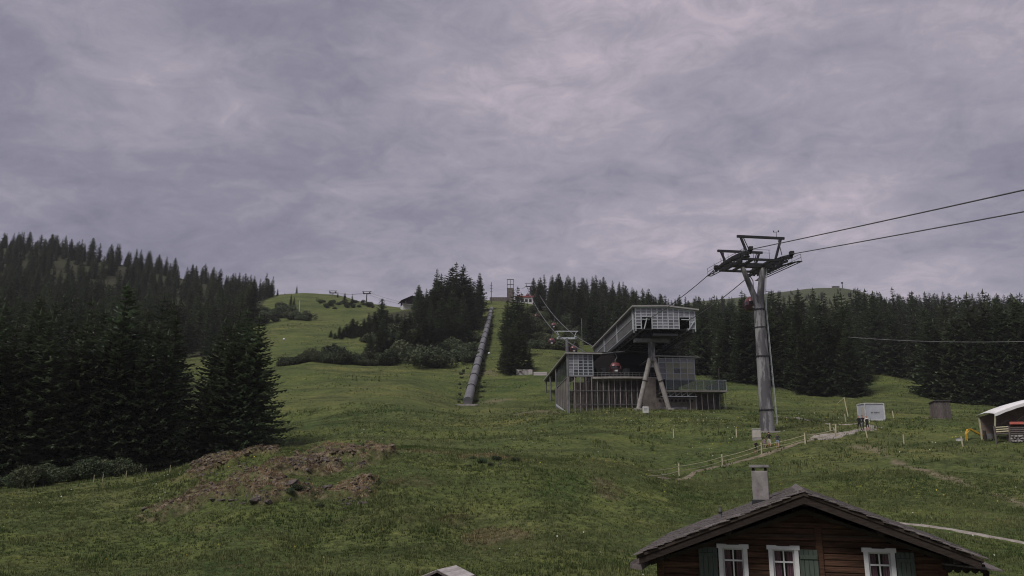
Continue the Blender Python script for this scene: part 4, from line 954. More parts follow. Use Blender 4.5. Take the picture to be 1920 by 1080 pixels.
# forked leg
MB().path([(-1.9, 4.1, 9.1), (-1.9, 4.1, 12.7)], [.64, .66], 20).build('leg_head', 'shaft', st, True)
for xf in (-5.0, 1.15):
    MB().path([(-1.9 + (.35 if xf > 0 else -.35), 4.1, 9.6), (xf, 4.1, -.6)], [.46, .44], 18).build('leg', 'concrete', st, True)
    q = Vector((-1.9 + (.35 if xf > 0 else -.35), 4.1, 9.6)).lerp(Vector((xf, 4.1, -.6)), .42); d = (Vector((xf, 4.1, -.6)) - Vector((-1.9, 4.1, 9.6))).normalized()
    MB().tube(q - d * .09, q + d * .09, .54, n=18).build('collar', 'blacksteel', st, True)
    MB().bbox(xf - .7, xf + .7, 3.4, 4.8, -1.4, .15, .05).build('leg_footing', 'concrete', st)
MB().prism([(-2.3, 4.05, 9.3), (-1.5, 4.05, 9.3), (-1.05, 4.05, 7.7), (-1.35, 4.05, 7.85), (-1.9, 4.05, 7.95), (-2.45, 4.05, 7.85), (-2.75, 4.05, 7.7)], (0, .12, 0)).build('gusset', 'steel', st)
# left wing
YF = 12.
slab([(-17.6, YF - .7, 11.75), (-10.2, YF - .7, 11.7), (-10.2, 62, 11.7), (-17.6, 62, 11.75)], .26, 'wing_roof', 'roofedge', st)
MB().box(-17.3, -10.4, 12.2, 61, 11.25, 11.44).build('wing_ceiling', 'darkwood', st)
cw = [-16.9 + 4.85 * i / 5 for i in range(6)]; rw = [7.25 + 4.05 * i / 7 for i in range(8)]
for i in range(5):
    for j in range(7):
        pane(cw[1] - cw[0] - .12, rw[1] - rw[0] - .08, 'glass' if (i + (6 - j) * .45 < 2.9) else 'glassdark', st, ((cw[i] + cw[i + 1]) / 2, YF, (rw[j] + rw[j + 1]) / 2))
for x in cw: MB().box(x - .07, x + .07, YF - .08, YF + .08, 7.1, 11.45).build('mullion', 'mullion', st)
for z in rw: MB().box(cw[0], cw[-1], YF - .055, YF + .055, z - .035, z + .035).build('transom', 'mullion', st)
MB().box(-17.1, -12.0, YF - .15, YF + .3, 6.95, 7.2).build('sill_beam', 'steel', st)
ys_ = [YF + .3 + (34.5 - YF) * i / 8 for i in range(9)]
for i in range(8):
    for j in range(3): MB().box(-16.97, -16.93, ys_[i] + .06, ys_[i + 1] - .06, 7.3 + j * 1.32, 8.56 + j * 1.32).build('side_pane', 'glassgreen', st)
for y in ys_[1:-1]: MB().box(-17.0, -16.9, y - .05, y + .05, 7.2, 11.4).build('mullion', 'darksteel', st)
for y in (YF, 34.6, 48, 60):
    MB().tube((-17.1, y, -2.5 if y < 40 else 2), (-17.1, y, 11.5), .22, n=12).build('column', 'steel', st, True)
MB().box(-17.05, -16.85, YF, 34.6, 6.95, 7.2).build('sill_beam', 'steel', st)
# platform edge, curved slab
mb = MB(); pts = [(-12.2, 11.6), (-9, 10.9), (-5.5, 10.6), (-2, 10.9), (.9, 11.8)]
poly = [(x, y, 6.55) for x, y in pts] + [(.9, 16, 6.55), (-12.2, 16, 6.55)]
mb.prism(poly, (0, 0, .38)).build('platform_slab', 'concrete', st)
MB().box(-12.2, .9, 15.5, 50, 6.6, 6.9).build('platform_floor', 'darkconcrete', st)
m = MB()
for k in range(18):
    x = -12 + k * .76; y = np.interp(x, [p[0] for p in pts], [p[1] for p in pts]) + .2; m.tube((x, y, 6.9), (x, y, 7.75), .03, n=6)
for z in (7.3, 7.75): m.path([(x, y + .2, z) for x, y in pts], .03, 6)
m.build('platform_rail', 'steel', st)
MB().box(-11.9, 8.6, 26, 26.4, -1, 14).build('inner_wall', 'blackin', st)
for x in (-10.6, -8.4, -6, -3.4): MB().box(x - .5, x + .5, 20 + abs(x) * .2, 22.5 + abs(x) * .2, 6.9, 9.3 + (x % 1.3)).build('machinery_cabinet', 'darksteel', st)
MB().path([(-9.5, 17, 12.2), (-4, 15, 12.6), (3, 17, 12.4), (5, 24, 12.4)], .22, 10).build('turning_rail', 'darksteel', st, True)
# slatted screens below the platform
def screen(x0, x1, y0, y1, zb, zt, n, posts):
    m = MB()
    for k in range(n): f = k / (n - 1); x, y = x0 + (x1 - x0) * f, y0 + (y1 - y0) * f; m.box(x - .018, x + .018, y - .018, y + .018, zb, zt)
    for z in np.arange(zb + .3, zt, .9): m.beam((x0, y0 + .03, z), (x1, y1 + .03, z), .012, .018)
    m.build('screen_mesh', 'screen', st, kind='stuff')
    for k in range(posts): f = k / (posts - 1); x, y = x0 + (x1 - x0) * f, y0 + (y1 - y0) * f; MB().box(x - .07, x + .07, y - .2, y - .06, zb, zt).build('screen_post', 'slat', st)
screen(-16.9, 1.2, YF, YF, -1.5, 6.9, 70, 17); screen(-16.95, -16.95, YF + .4, 34.4, -1.5, 6.9, 50, 8)
for z in (4.2, 1.55): MB().box(-16.9, 1.2, YF - .3, YF - .22, z - .04, z + .04).build('screen_rail', 'steel', st)
MB().box(-15.2, 1.2, 19.0, 19.3, -2, 6.6).build('basement_wall', 'darkconcrete', st)
MB().beam((-16.9, 12.5, .2), (-16.4, 33, 4.6), .2, .5).build('stair_stringer', 'darksteel', st)
MB().beam((-18.6, 20, 2.0), (-16.6, 11.2, -.9), .16, .3).build('handrail', 'mullion', st)
# right wing
slab([(.3, YF - .6, 11.3), (9.3, YF - .6, 11.1), (9.3, 34, 11.1), (.3, 34, 11.3)], .24, 'wing_roof', 'roofedge', st)
cr = [1.2 + 7.2 * i / 5 for i in range(6)]; rwr = [6.6, 7.7, 8.8, 9.9, 10.75]
for i in range(5):
    for j in range(4):
        m_ = 'glass' if (i == 0 or j == 3) else 'glassdark' if (i == 2 and j in (1,)) else 'panelyellow'
        pane(cr[1] - cr[0] - .14, rwr[j + 1] - rwr[j] - .12, m_, st, ((cr[i] + cr[i + 1]) / 2, YF, (rwr[j] + rwr[j + 1]) / 2))
for x in cr: MB().box(x - .08, x + .08, YF - .09, YF + .09, 6.45, 10.95).build('mullion', 'mullion', st)
for z in rwr: MB().box(cr[0], cr[-1], YF - .06, YF + .06, z - .05, z + .05).build('transom', 'mullion', st)
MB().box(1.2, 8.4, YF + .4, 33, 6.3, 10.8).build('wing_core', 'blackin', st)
for k in range(8): MB().box(8.4, 8.46, YF + .3 + k * 2.5, YF + 2.6 + k * 2.5, 6.6, 10.8).build('side_pane', 'glassdark', st)
# deck with glass railing
MB().box(1.0, 13.0, 6.5, 20, 3.55, 3.9).build('deck_slab', 'concrete', st)
for k in range(8):
    x0 = 1.2 + k * 1.46; MB().box(x0 + .04, x0 + 1.42, 6.55, 6.59, 4.0, 5.75).build('rail_pane', 'glassgreen', st); MB().box(x0 - .04, x0 + .03, 6.5, 6.62, 3.9, 5.85).build('rail_post', 'mullion', st)
for k in range(9):
    y0 = 6.7 + k * 1.46; MB().box(12.9, 12.94, y0 + .04, y0 + 1.42, 4.0, 5.75).build('rail_pane', 'glassgreen', st); MB().box(12.86, 12.98, y0 - .04, y0 + .03, 3.9, 5.85).build('rail_post', 'mullion', st)
MB().box(1.2, 12.95, 6.5, 6.62, 5.78, 5.86).build('hand_rail', 'mullion', st); MB().box(12.86, 12.98, 6.65, 20, 5.78, 5.86).build('hand_rail', 'mullion', st)
for k in range(5): x = .8 + k * 1.15; MB().beam((x, 6.9, 2.75), (x + 1.0, 6.9, 3.5), .07).build('deck_brace', 'mullion', st); MB().box(x - .05, x + .05, 6.85, 6.95, 2.7, 3.55).build('deck_brace', 'mullion', st)
MB().box(.3, 7.2, 6.8, 7.0, 2.62, 2.75).build('deck_brace', 'mullion', st)
for k in range(7): x = 5.9 + k * 1.15; MB().tube((x, 7.2, -2), (x, 7.2, 3.55), .07, n=8).build('deck_post', 'slat', st)
m = MB(); m.box(1.2, 12.6, 10.2, 10.6, -2, 3.55); m.build('deck_wall', 'darkconcrete', st)
for k in range(9): MB().tube((.2 + k * .78, 7.85, 2.0), (.2 + k * .78, 8.05, 2.0), .22, n=14).build('hole_shade_disc', 'blackin', st)  # black discs proud of the wall, coloured to read as shaded holes
MB().box(-.6, 7.5, 8.0, 8.3, -2, 2.5).build('front_wall', 'darkconcrete', st); MB().box(.2, 5.4, 7.86, 8.02, -1.2, .75).build('garage_door', 'steel', st)
MB().box(-2.8, -.2, 9, 9.3, -2, 6.5).build('front_wall', 'darkconcrete', st)
for x in (12.4, 11.6): MB().box(x, x + .03, 7, 9.5, -1.8, 3.5).build('side_screen', 'glassgreen', st)
cabin(ST + Matrix.Rotation(ROT, 3, 'Z') @ Vector((-7.3, 13.4, 12.0)), 'dark red gondola cabin standing inside the station', hang=2.0)
sg = hit(1211, 780); s_ = thing('notice_board', 'small white notice board on the grass before the station leg', 'sign', sg)
MB().bbox(-.5, .5, -.03, .03, .5, 1.55, .02).build('panel', 'whitedirty', s_)
for x in (-.4, .4): MB().tube((x, .06, -.5), (x, .06, 1.5), .04, n=6).build('post', 'steel', s_)
m = MB()
for k in range(3): m.box(-.3, .3, -.04, -.032, .8 + k * .2, .86 + k * .2)
m.build('print', 'steel', s_)

# ================================================================ FAR TOWERS, ROPES, CABINS
def t_tower(px, y, zhead, gauge, lab, top=1.6, r=.55, rz=0, m='steel', arm='darksteel', group=None):
    b = on(px, y); h = zhead - b.z; t = thing('cableway_tower', lab, 'pylon', b, rz, group)
    MB().path([(0, 0, -1), (0, 0, h - .5)], [r * 1.2, r * .8], 14).build('shaft', m, t, True)
    MB().box(-gauge / 2 - .5, gauge / 2 + .5, -.3, .3, h - .75, h - .2).build('cross_arm', arm, t)
    for s in (-1, 1):
        x = s * gauge / 2
        MB().box(x - .12, x + .12, -2.2, 2.2, h - .45, h - .15).build('sheave_beam', arm, t)
        for k in range(6): MB().tube((x - .09, -2 + k * .8, h - .02), (x + .09, -2 + k * .8, h - .02), .24, n=10).build('sheave', 'blacksteel', t, True)
        MB().beam((x - .3 * s, 0, h - .2), (x + .4 * s, 0, h + top), .2).build('gantry_leg', arm, t)
    MB().box(-gauge / 2 - .9, gauge / 2 + .9, -.13, .13, h + top - .1, h + top + .15).build('gantry_beam', arm, t)
    return t, b, h
t2, b2, h2 = t_tower(1064, 230, 38.0, 4.9, 'grey cable car tower standing directly behind the station roof', m='steel', arm='mullion')
t3, b3, h3 = t_tower(995, 470, 109, 5.0, 'dark cable car tower on the crest at the top of the pipe', m='darksteel')
def rope(name, pts, r, label, cat='cable', group=None):
    mb = MB(); o = pts[0]; mb.path([tuple(Vector(p) - Vector(o)) for p in pts], r, 6); q = mb.build(name, 'rope', smooth=True); q.location = o; tag(q, label, cat, group); return q
def sag(a, b, s, n=14): a, b = Vector(a), Vector(b); return [a.lerp(b, i / n) - Vector((0, 0, 4 * s * (i / n) * (1 - i / n))) for i in range(n + 1)]
RM = Matrix.Rotation(ROT, 3, 'Z')
for side, opx, opy in ((-1, 1213, 600), (1, 1287, 603)):
    o0 = TB + hc + ev * (3.0 * side); dz = .15 if side < 0 else -.25
    tp = [o0 + dv * s + Vector((0, 0, trainz(s) + dz)) for s in (-6, -3, 0, 3, 6)]
    n0 = tp[0]; valley = n0 - dv * 150 + Vector((0, 0, -.165 * 150))
    inn = Vector(P(opx, opy, 146.2)); rear = ST + RM @ Vector((2.6 * side, Ly + .5, 15.0))
    rope('haul_rope', sag(valley, n0, 0.5, 12)[:-1] + tp + sag(tp[-1], inn, .5, 8)[1:] + [rear], .065, ('cable car rope from the big tower to the left entry opening of the station', 'cable car rope from the big tower to the right entry opening of the station')[side > 0])
    x2 = b2 + Vector((2.45 * side, 0, h2 + .25)); x3 = b3 + Vector((2.5 * side, 0, h3 + .25)); up = x3 + Vector((-2, 120, 26))
    rope('haul_rope', [rear] + sag(rear, x2, .3, 6)[1:] + sag(x2, x3, 2.8, 20)[1:] + sag(x3, up, 1, 6)[1:], .13, ('cable car rope up the slope nearer the pipe', 'cable car rope up the slope nearer the right wood')[side > 0])
    L3 = sag(x2, x3, 2.8, 200)
    for i, f in enumerate(((.12, .52, .93) if side < 0 else (.02, .36, .94))):
        p = L3[int(f * 200)]
        cabin(p - Vector((0, 0, .15)), 'red gondola cabin riding the rope up the slope behind the station', group='gondola cabins above the station')
cp = TB + hc + ev * 3.0 + dv * 7.0 + Vector((0, 0, trainz(6) - .45)); cabin(cp, 'dark red gondola cabin passing behind the fork of the big tower', R(9), hang=3.4)
# second lift on the far skyline
ta, ba, ha = t_tower(624, 505, P(624, 548, 505)[2], 3.6, 'slim lift tower with wide crossarm on the bare far hill beside small spruces', top=.9, r=.3, m='steel')
tb, bb, hb = t_tower(687, 480, P(687, 549, 480)[2], 3.9, 'lift tower on the far skyline nearest the hilltop chalet', top=.9, r=.34, m='darksteel')
tm_, bm_, hm_ = t_tower(1443, 985, P(1443, 546, 985)[2], 9., 'tiny lift tower on the ridge below the bare summit', top=1.5, r=.6)
for s in (-1, 1): rope('lift_rope', sag(ba + Vector((1.8 * s, 0, ha)), bb + Vector((1.95 * s, 0, hb)), 1.2, 8) + sag(bb + Vector((1.95 * s, 0, hb)), Vector(P(790, 575, 440)) + Vector((s * 3, 0, 0)), 1, 8)[1:], .07, 'thin lift rope between the two far skyline towers', group='ropes of the skyline lift')
# overhead line across the right wood
c0 = Vector(P(1590, 632, 204)); c1 = Vector(P(1990, 638, 170)); rope('overhead_line', sag(c0, c1, .8), .06, 'single overhead line hanging across the right wood')
# ================================================================ CHALET
AZC = R(17.9); AP = Vector(P(1506, 917, 22.0)); GC = AP.z - 6.9   # apex of the front verge; ground level
ch = thing('chalet', 'dark brown timber chalet with white framed windows, green shutters and shingle roof', 'house', (AP.x, AP.y, GC), -AZC)
A0 = AP.z - GC; K = .382; WL, WR, EL, ER, DEP = -3.98, 3.28, -4.55, 4.1, 8.2; YW = .9
zr = lambda x: A0 - K * abs(x)
# roof decks
for sgn, xe in ((-1, EL), (1, ER)):
    MB().prism([(0, .05, A0 - .12), (xe, .05, zr(xe) - .12), (xe, .05, zr(xe) - .20), (0, .05, A0 - .20)], (0, DEP - .1, 0)).build('roof_deck', 'darkwood', ch)
    MB().prism([(0, 0, A0 - .13), (xe * .985, 0, zr(xe * .985) - .13), (xe * .985, 0, zr(xe * .985) - .36), (0, 0, A0 - .38)], (0, .06, 0)).build('barge_board', 'darkwood', ch)
    MB().prism([(0, -.035, A0 - .10), (xe, -.035, zr(xe) - .10), (xe, -.035, zr(xe) - .17), (0, -.035, A0 - .17)], (0, .04, 0)).build('verge_trim', 'trimwood', ch)
    xw = WL - .3 if sgn < 0 else WR + .3
    MB().prism([(0, YW - .16, A0 - .55), (xw, YW - .16, zr(xw) - .42), (xw, YW - .16, zr(xw) - .54), (0, YW - .16, A0 - .67)], (0, .12, 0)).build('gable_rafter', 'trimwood', ch)
    for k in range(9):
        y = YW + .45 + k * .82
        if y < DEP: MB().beam((xe * .35, y, zr(xe * .35) - .28), (xe * .97, y, zr(xe * .97) - .28), .11, .14).build('rafter', 'darkwood', ch)
    for x in (xe * .86, xe * .45): MB().box(x - .09, x + .09, .1, DEP - .1, zr(x) - .46, zr(x) - .24).build('purlin', 'darkwood', ch)
MB().box(-.1, .1, .08, DEP - .1, A0 - .45, A0 - .22).build('ridge_purlin', 'darkwood', ch)
MB().prism([(-.16, -.03, A0 - .10), (0, -.03, A0 + .02), (.16, -.03, A0 - .10)], (0, DEP + .05, 0)).build('ridge_cap', 'shingle', ch)
# shingles: front ones one by one, the field as one part
sh_me = []
for k in range(5):
    b = MB().bbox(-.14 - .02 * k, .14, -.28, .0, -.012, .016, .006); q = b.mesh('shingle'); q.materials.append(M['shingle']); sh_me.append(q)
ang = math.atan(K)
for sgn, xe in ((-1, EL), (1, ER)):
    n = int(abs(xe) / .2); field = MB()
    for i in range(n + 1):
        x = sgn * (.08 + i * .2)
        if abs(x) > abs(xe) + .05: break
        for j in range(3):
            o = bpy.data.objects.new('shingle', random.choice(sh_me)); COL.objects.link(o); o.parent = ch
            o.location = (x, .22 + j * .26 + random.uniform(-.05, .03), zr(x) - .075 + random.uniform(0, .022)); o.rotation_euler = (random.uniform(-.03, .03), sgn * (ang - .10) + random.uniform(-.05, .05), random.uniform(-.06, .06))
        y = .78
        while y < DEP:
            w = random.uniform(.16, .3); dz = random.uniform(-.012, .02); l = .30
            ca, sa = math.cos(ang - .10), -math.sin(ang - .10)
            xa, xb = x - sgn * l * .5, x + sgn * l * .5; z = zr(x) - .07 + dz
            field.add([(xa, y, z + l * .5 * -sa), (xb, y, z + l * .5 * sa), (xb, y + w - .012, z + l * .5 * sa), (xa, y + w - .012, z + l * .5 * -sa),
                       (xa, y, z + l * .5 * -sa + .022), (xb, y, z + l * .5 * sa + .022), (xb, y + w - .012, z + l * .5 * sa + .022), (xa, y + w - .012, z + l * .5 * -sa + .022)],
                      [(0, 1, 2, 3), (4, 7, 6, 5), (0, 4, 5, 1), (1, 5, 6, 2), (2, 6, 7, 3), (3, 7, 4, 0)])
            y += w
    field.build('shingle_field', 'shingle', ch, kind='stuff')
# log walls, openings left free
def rel(h): return A0 + h
WINS = [(-2.33, -1.62), (-.98, -.27), (1.46, 2.15)]; WT, WBm = rel(-1.62), rel(-2.95); LT, LB = rel(-4.3), rel(-5.7)
lh = .165; z = -.6
while z < A0 - .55:
    lim = (A0 - .45 - (z + lh)) / K; a, b = max(WL, -lim), min(WR, lim)
    segs = [(a, b)]
    for t_, b_ in ((WT, WBm), (LT, LB)):
        if z < t_ and z + lh > b_:
            xs = [a] + [v for w in WINS for v in w] + [b]; segs = [(xs[i], xs[i + 1]) for i in range(0, len(xs), 2)]
    for s0, s1 in segs:
        if s1 - s0 > .08: MB().bbox(s0, s1, YW + random.uniform(-.008, .008), YW + .16, z, z + lh - .008, .022).build('log', 'log', ch)
    z += lh
MB().box(WL + .05, WL + .2, YW + .17, DEP - .4, -.6, zr(WL) - .3).build('side_wall', 'log', ch); MB().box(WR - .2, WR - .05, YW + .17, DEP - .4, -.6, zr(WR) - .3).build('side_wall', 'log', ch)
MB().prism([(WL, 0, -.6), (WR, 0, -.6), (WR, 0, zr(WR) - .4), (0, 0, A0 - .45), (WL, 0, zr(WL) - .4)], (0, .15, 0)).build('back_wall', 'log', ch).location = (0, DEP - .55, 0)
MB().box(WL + .3, WR - .3, 2.2, 2.3, -.6, zr(WR) - .5).build('inner_partition', 'blackin', ch)
MB().box(WL + .25, WR - .25, YW + .3, 2.2, rel(-3.25), rel(-3.15)).build('inner_floor', 'blackin', ch)
for x in (WL - .04, .32, WR + .04): MB().bbox(x - .1, x + .1, YW - .035, YW + .12, -.6, (zr(x) - .5) if abs(x) > 1 else rel(-1.0), .02).build('corner_post', 'log', ch)
MB().box(-1.9, 1.9, YW - .02, YW + .02, rel(-1.30), rel(-1.24)).build('trim_board', 'trimwood', ch)
def window(x0, x1, zt, zb):
    w = MB(); cx = (x0 + x1) / 2
    fr = w.box(x0 - .04, x0 + .07, YW - .06, YW + .05, zb, zt).build('window_frame', 'white', ch)
    MB().box(x1 - .07, x1 + .04, YW - .06, YW + .05, zb, zt).build('frame_side', 'white', fr)
    MB().prism([(x0 - .08, YW - .075, zt - .03), (x1 + .08, YW - .075, zt - .03), (x1 + .08, YW - .075, zt + .085), (x1 - .16, YW - .075, zt + .085), (x1 - .2, YW - .075, zt + .065), (x0 + .2, YW - .075, zt + .065), (x0 + .16, YW - .075, zt + .085), (x0 - .08, YW - .075, zt + .085)], (0, .12, 0)).build('frame_head', 'white', fr)
    MB().box(x0 - .08, x1 + .08, YW - .09, YW + .05, zb - .07, zb + .02).build('sill', 'white', fr)
    i0, i1 = x0 + .07, x1 - .07; ysash = YW + .02
    for a, b, c, d in ((i0, i0 + .045, zb + .02, zt - .03), (i1 - .045, i1, zb + .02, zt - .03), (i0 + .045, i1 - .045, zt - .075, zt - .03), (i0 + .045, i1 - .045, zb + .02, zb + .065)):
        MB().box(a, b, ysash, ysash + .04, c, d).build('sash', 'whitedirty', fr)
    MB().box(cx - .018, cx + .018, ysash + .003, ysash + .037, zb + .065, zt - .075).build('glazing_bar', 'white', fr)
    zt2 = zt - .36
    MB().box(i0 + .045, i1 - .045, ysash - .004, ysash + .042, zt2 - .022, zt2 + .022).build('glazing_bar', 'white', fr)
    for a, b in ((i0 + .045, cx - .018), (cx + .018, i1 - .045)):
        for c, d in ((zt2 + .022, zt - .075), (zb + .065, zt2 - .022)): MB().box(a, b, ysash + .016, ysash + .022, c, d).build('pane', 'paneglass', fr)
    n = 14
    for s, m_ in ((-1, 'curtain'), (1, 'curtain')):
        a, b = (i0 + .03, cx - .05) if s < 0 else (cx + .05, i1 - .03); vs = []
        for k in range(n + 1):
            f = k / n; x = a + (b - a) * f; y = YW + .085 + .014 * math.sin(f * 22); sw = .035 * s
            vs += [(x, y, zb), (x + sw, y, zt - .05)]
        MB().add(vs, [(2 * k, 2 * k + 2, 2 * k + 3, 2 * k + 1) for k in range(n)]).build('curtain', m_, fr)
M['paneglass'] = mat('window_pane', (.012, .012, .014), .06, 0, .1, 2, alpha=.25, spec=.8)
for x0, x1 in WINS: window(x0, x1, WT, WBm); window(x0, x1, LT, LB)
def shutter(x0, x1, zt, zb):
    n = 4; w = (x1 - x0) / n; root = MB().bbox(x0, x0 + w - .006, YW - .075, YW - .04, zb, zt, .006).build('shutter', 'shutter', ch)
    for k in range(1, n): MB().bbox(x0 + k * w, x0 + (k + 1) * w - .006, YW - .075, YW - .04, zb, zt, .006).build('plank', 'shutter', root)
    for zz in (zt - .2, zb + .2): MB().bbox(x0 + .01, x1 - .015, YW - .105, YW - .076, zz - .05, zz + .05, .008).build('batten', 'shutter', root)
for a, b in ((-2.92, -2.40), (-.21, .27), (2.21, 2.66)): shutter(a, b, WT - .01, WBm); shutter(a, b, LT - .01, LB)
# chimney, vent, gutter, side porch
cx0, cx1, cy = -1.42, -.92, 4.0
M['plaster'] = mat('weathered_plaster', (.13, .115, .11), .9, 0, .3, 2.2, .3, col2=(.30, .28, .275));
cm = MB().bbox(cx0, cx1, cy, cy + .55, zr(-1.5) - .4, rel(.47), .015).build('chimney', 'plaster', ch)
for x in (cx0 + .02, cx1 - .1): MB().box(x, x + .08, cy + .02, cy + .53, rel(.471), rel(.57)).build('cap_pier', 'darkwood', cm)
MB().bbox(cx0 - .06, cx1 + .06, cy - .06, cy + .61, rel(.572), rel(.66), .012).build('cap_slab', 'stone', cm)
MB().bbox(cx0 - .04, cx1 + .04, cy - .05, cy + .0, zr(-.95) - .3, zr(-1.45) + .13, .01).build('flashing', 'darksteel', cm)
MB().tube((-2.4, 3.1, zr(-2.4) - .1), (-2.4, 3.1, zr(-2.4) + .26), .045, n=10).build('vent_pipe', 'steel', ch, True)
MB().tube((-2.4, 3.1, zr(-2.4) + .10), (-2.4, 3.1, zr(-2.4) + .15), .065, n=10).build('vent_collar', 'blacksteel', ch, True)
MB().prism([(EL - .16, -.25, zr(EL) - .42), (EL + .18, -.25, zr(EL) - .46), (EL + .15, -.25, zr(EL) - .30), (EL + .10, -.25, zr(EL) - .36), (EL - .08, -.25, zr(EL) - .32), (EL - .14, -.25, zr(EL) - .27)], (.05, DEP + .2, 0)).build('wooden_gutter', 'greywood', ch)
zp = rel(-1.93)
MB().box(WR + .02, WR + 1.0, YW - .12, YW + .02, zp - .10, zp + .06).build('porch_beam', 'darkwood', ch)
m = MB()
for k in range(5): m.prism([(WR + .05 + k * .2, YW - .14, zp - .02), (WR + .24 + k * .2, YW - .14, zp - .02), (WR + .22 + k * .2, YW - .14, zp - .13), (WR + .145 + k * .2, YW - .14, zp - .17), (WR + .07 + k * .2, YW - .14, zp - .13)], (0, .02, 0))
m.build('scalloped_board', 'darkwood', ch)
MB().prism([(WR, YW - .3, zp + .08), (WR + 1.35, YW - .3, zp - .04), (WR + 1.35, YW - .3, zp - .08), (WR, YW - .3, zp + .04)], (0, 3.4, 0)).build('porch_roof', 'greywood', ch)
for k in range(4): MB().beam((WR + .1 + k * .22, YW + .1, zp + .42 - k * .05), (WR + .3 + k * .22, YW + .1, zp + .05), .06).build('porch_brace', 'darkwood', ch)
for x in (WR + .95,): MB().box(x, x + .12, YW - .1, YW + .02, -.6, zp - .1).build('porch_post', 'darkwood', ch)
MB().bbox(WL - .15, WR + .15, YW - .1, DEP - .3, -2.0, -.5, .03).build('foundation', 'concrete', ch)

# ================================================================ SMALL HUT at the lower edge
rp = Vector(P(826, 1066, 40)); gzh = gz_at(rp.x, rp.y)
hu = thing('garden_hut', 'small weathered hut with pale shingled gable roof on the near slope', 'hut', (rp.x, rp.y, gzh), R(-24))
hh = rp.z - gzh; 
M['greyplank'] = mat('bleached_plank', (.30, .28, .27), .85, 0, .3, 5, .3, col2=(.52, .48, .46), stretch=(3, .5, 3), orand=.2)
for sgn in (-1, 1):
    for k in range(5):
        x0, x1 = sgn * .2 * k, sgn * (.2 * k + .235); lift = .008 * k
        MB().prism([(x0, -.3, hh - .42 * abs(x0) - .045 + lift), (x1, -.3, hh - .42 * abs(x1) - .045 + lift), (x1, -.3, hh - .42 * abs(x1) - .01 + lift), (x0, -.3, hh - .42 * abs(x0) - .01 + lift)], (0, 1.9, 0)).build('roof_board', 'greyplank', hu)
    MB().beam((0, -.32, hh - .09), (sgn * 1.0, -.32, hh - .51), .03, .1).build('verge_board', 'greywood', hu)
MB().prism([(-.8, 0, -.6), (.8, 0, -.6), (.8, 0, hh - .42), (0, 0, hh - .08), (-.8, 0, hh - .42)], (0, 1.4, 0)).build('wall', 'darkwood', hu)
MB().box(-.3, .3, -.03, 0.0, 0, hh - .6).build('door', 'greywood', hu)

# ================================================================ CONTAINER, SHED, PLANK SCREEN
cn = hit(1642, 789); ct = thing('site_container', 'white box container with faint grey lettering standing on the meadow', 'container', cn, R(3))
W_, H_, D_ = 2.9, 2.55, 2.3
M['containerwhite'] = mat('container_white', (.42, .44, .48), .5, 0, .1, 1.2, .05)
MB().bbox(-W_ / 2 + .03, W_ / 2 - .03, .03, D_ - .03, .14, H_ - .03, .02).build('body', 'containerwhite', ct)
for x in (-W_ / 2, W_ / 2):
    for y in (0, D_): MB().bbox(x - .07, x + .07, y - .07, y + .07, .0, H_, .015).build('corner_post', 'whitedirty', ct)
for z in (.1, H_):
    for y in (0, D_): MB().bbox(-W_ / 2 + .07, W_ / 2 - .07, y - .06, y + .06, z - .07, z + .07, .015).build('edge_rail', 'whitedirty', ct)
    for x in (-W_ / 2, W_ / 2): MB().bbox(x - .06, x + .06, .07, D_ - .07, z - .07, z + .07, .015).build('edge_rail', 'whitedirty', ct)
MB().bbox(-W_ / 2 - .035, -W_ / 2 + .03, .35, 1.25, .25, 2.05, .01).build('door', 'box', ct)
m = MB()
xx = -.6
for k, w in enumerate((.16, .12, .0, .2, .14, .1, .16)):
    if w: m.box(xx, xx + w, .018, .024, 1.12, 1.32); m.box(xx + .03, xx + w * .9, .018, .024, .98, 1.04)
    xx += w + .06 if w else .12
m.build('faint_lettering', 'steel', ct)
sh = hit(1770, 785); sd_ = thing('wooden_shed', 'small grey upright plank shed with slanting roof on the meadow', 'shed', sh, R(-4)); w2, d2, h_ = 2.3, 1.9, 2.75
for k in range(11):
    x = -w2 / 2 + k * w2 / 11; MB().bbox(x, x + w2 / 11 - .012, -.02 + random.uniform(-.008, .008), .03, -.3 + random.uniform(0, .06), h_ - .1, .006).build('plank', 'greywood', sd_)
for k in range(9):
    y = .04 + k * (d2 - .04) / 9
    for x in (-w2 / 2, w2 / 2 - .04): MB().bbox(x, x + .04, y, y + (d2 - .04) / 9 - .012, -.4, h_ - .12 - .1 * y, .006).build('plank', 'greywood', sd_)
MB().box(-w2 / 2 + .05, w2 / 2 - .05, .04, d2, -.3, h_ - .35).build('core', 'darkwood', sd_)
MB().prism([(-w2 / 2 - .15, -.2, h_ - .06), (w2 / 2 + .15, -.2, h_ - .02), (w2 / 2 + .15, -.2, h_ + .08), (-w2 / 2 - .15, -.2, h_ + .04)], (0, d2 + .4, -.25)).build('roof', 'greywood', sd_)
sp = hit(968, 704); ps = thing('plank_screen', 'pale grey upright plank screen in front of the broad spruce', 'fence', sp, R(2))
for k in range(16): MB().bbox(.05 + k * .29, .05 + k * .29 + .26, -.02 + random.uniform(-.02, .02), .03, -.4, 1.75 + random.uniform(-.06, .06), .01).build('plank', 'greyplank', ps)
MB().box(0, 4.7, .035, .1, 1.1, 1.2).build('rail', 'greywood', ps)
sp2 = hit(1013, 704); p2 = thing('water_trough', 'low pale wooden box beside the plank screen', 'trough', sp2, R(2))
for z in (0, .34, .68): MB().bbox(-1.9, 1.9, -.04, .04, z, z + .32, .02).build('plank', 'greyplank', p2); MB().bbox(-1.9, 1.9, 1.0, 1.08, z, z + .32, .02).build('plank', 'greyplank', p2)
for x in (-1.9, 1.82): MB().box(x, x + .08, .04, 1.0, -.2, 1.0).build('end_board', 'greywood', p2)
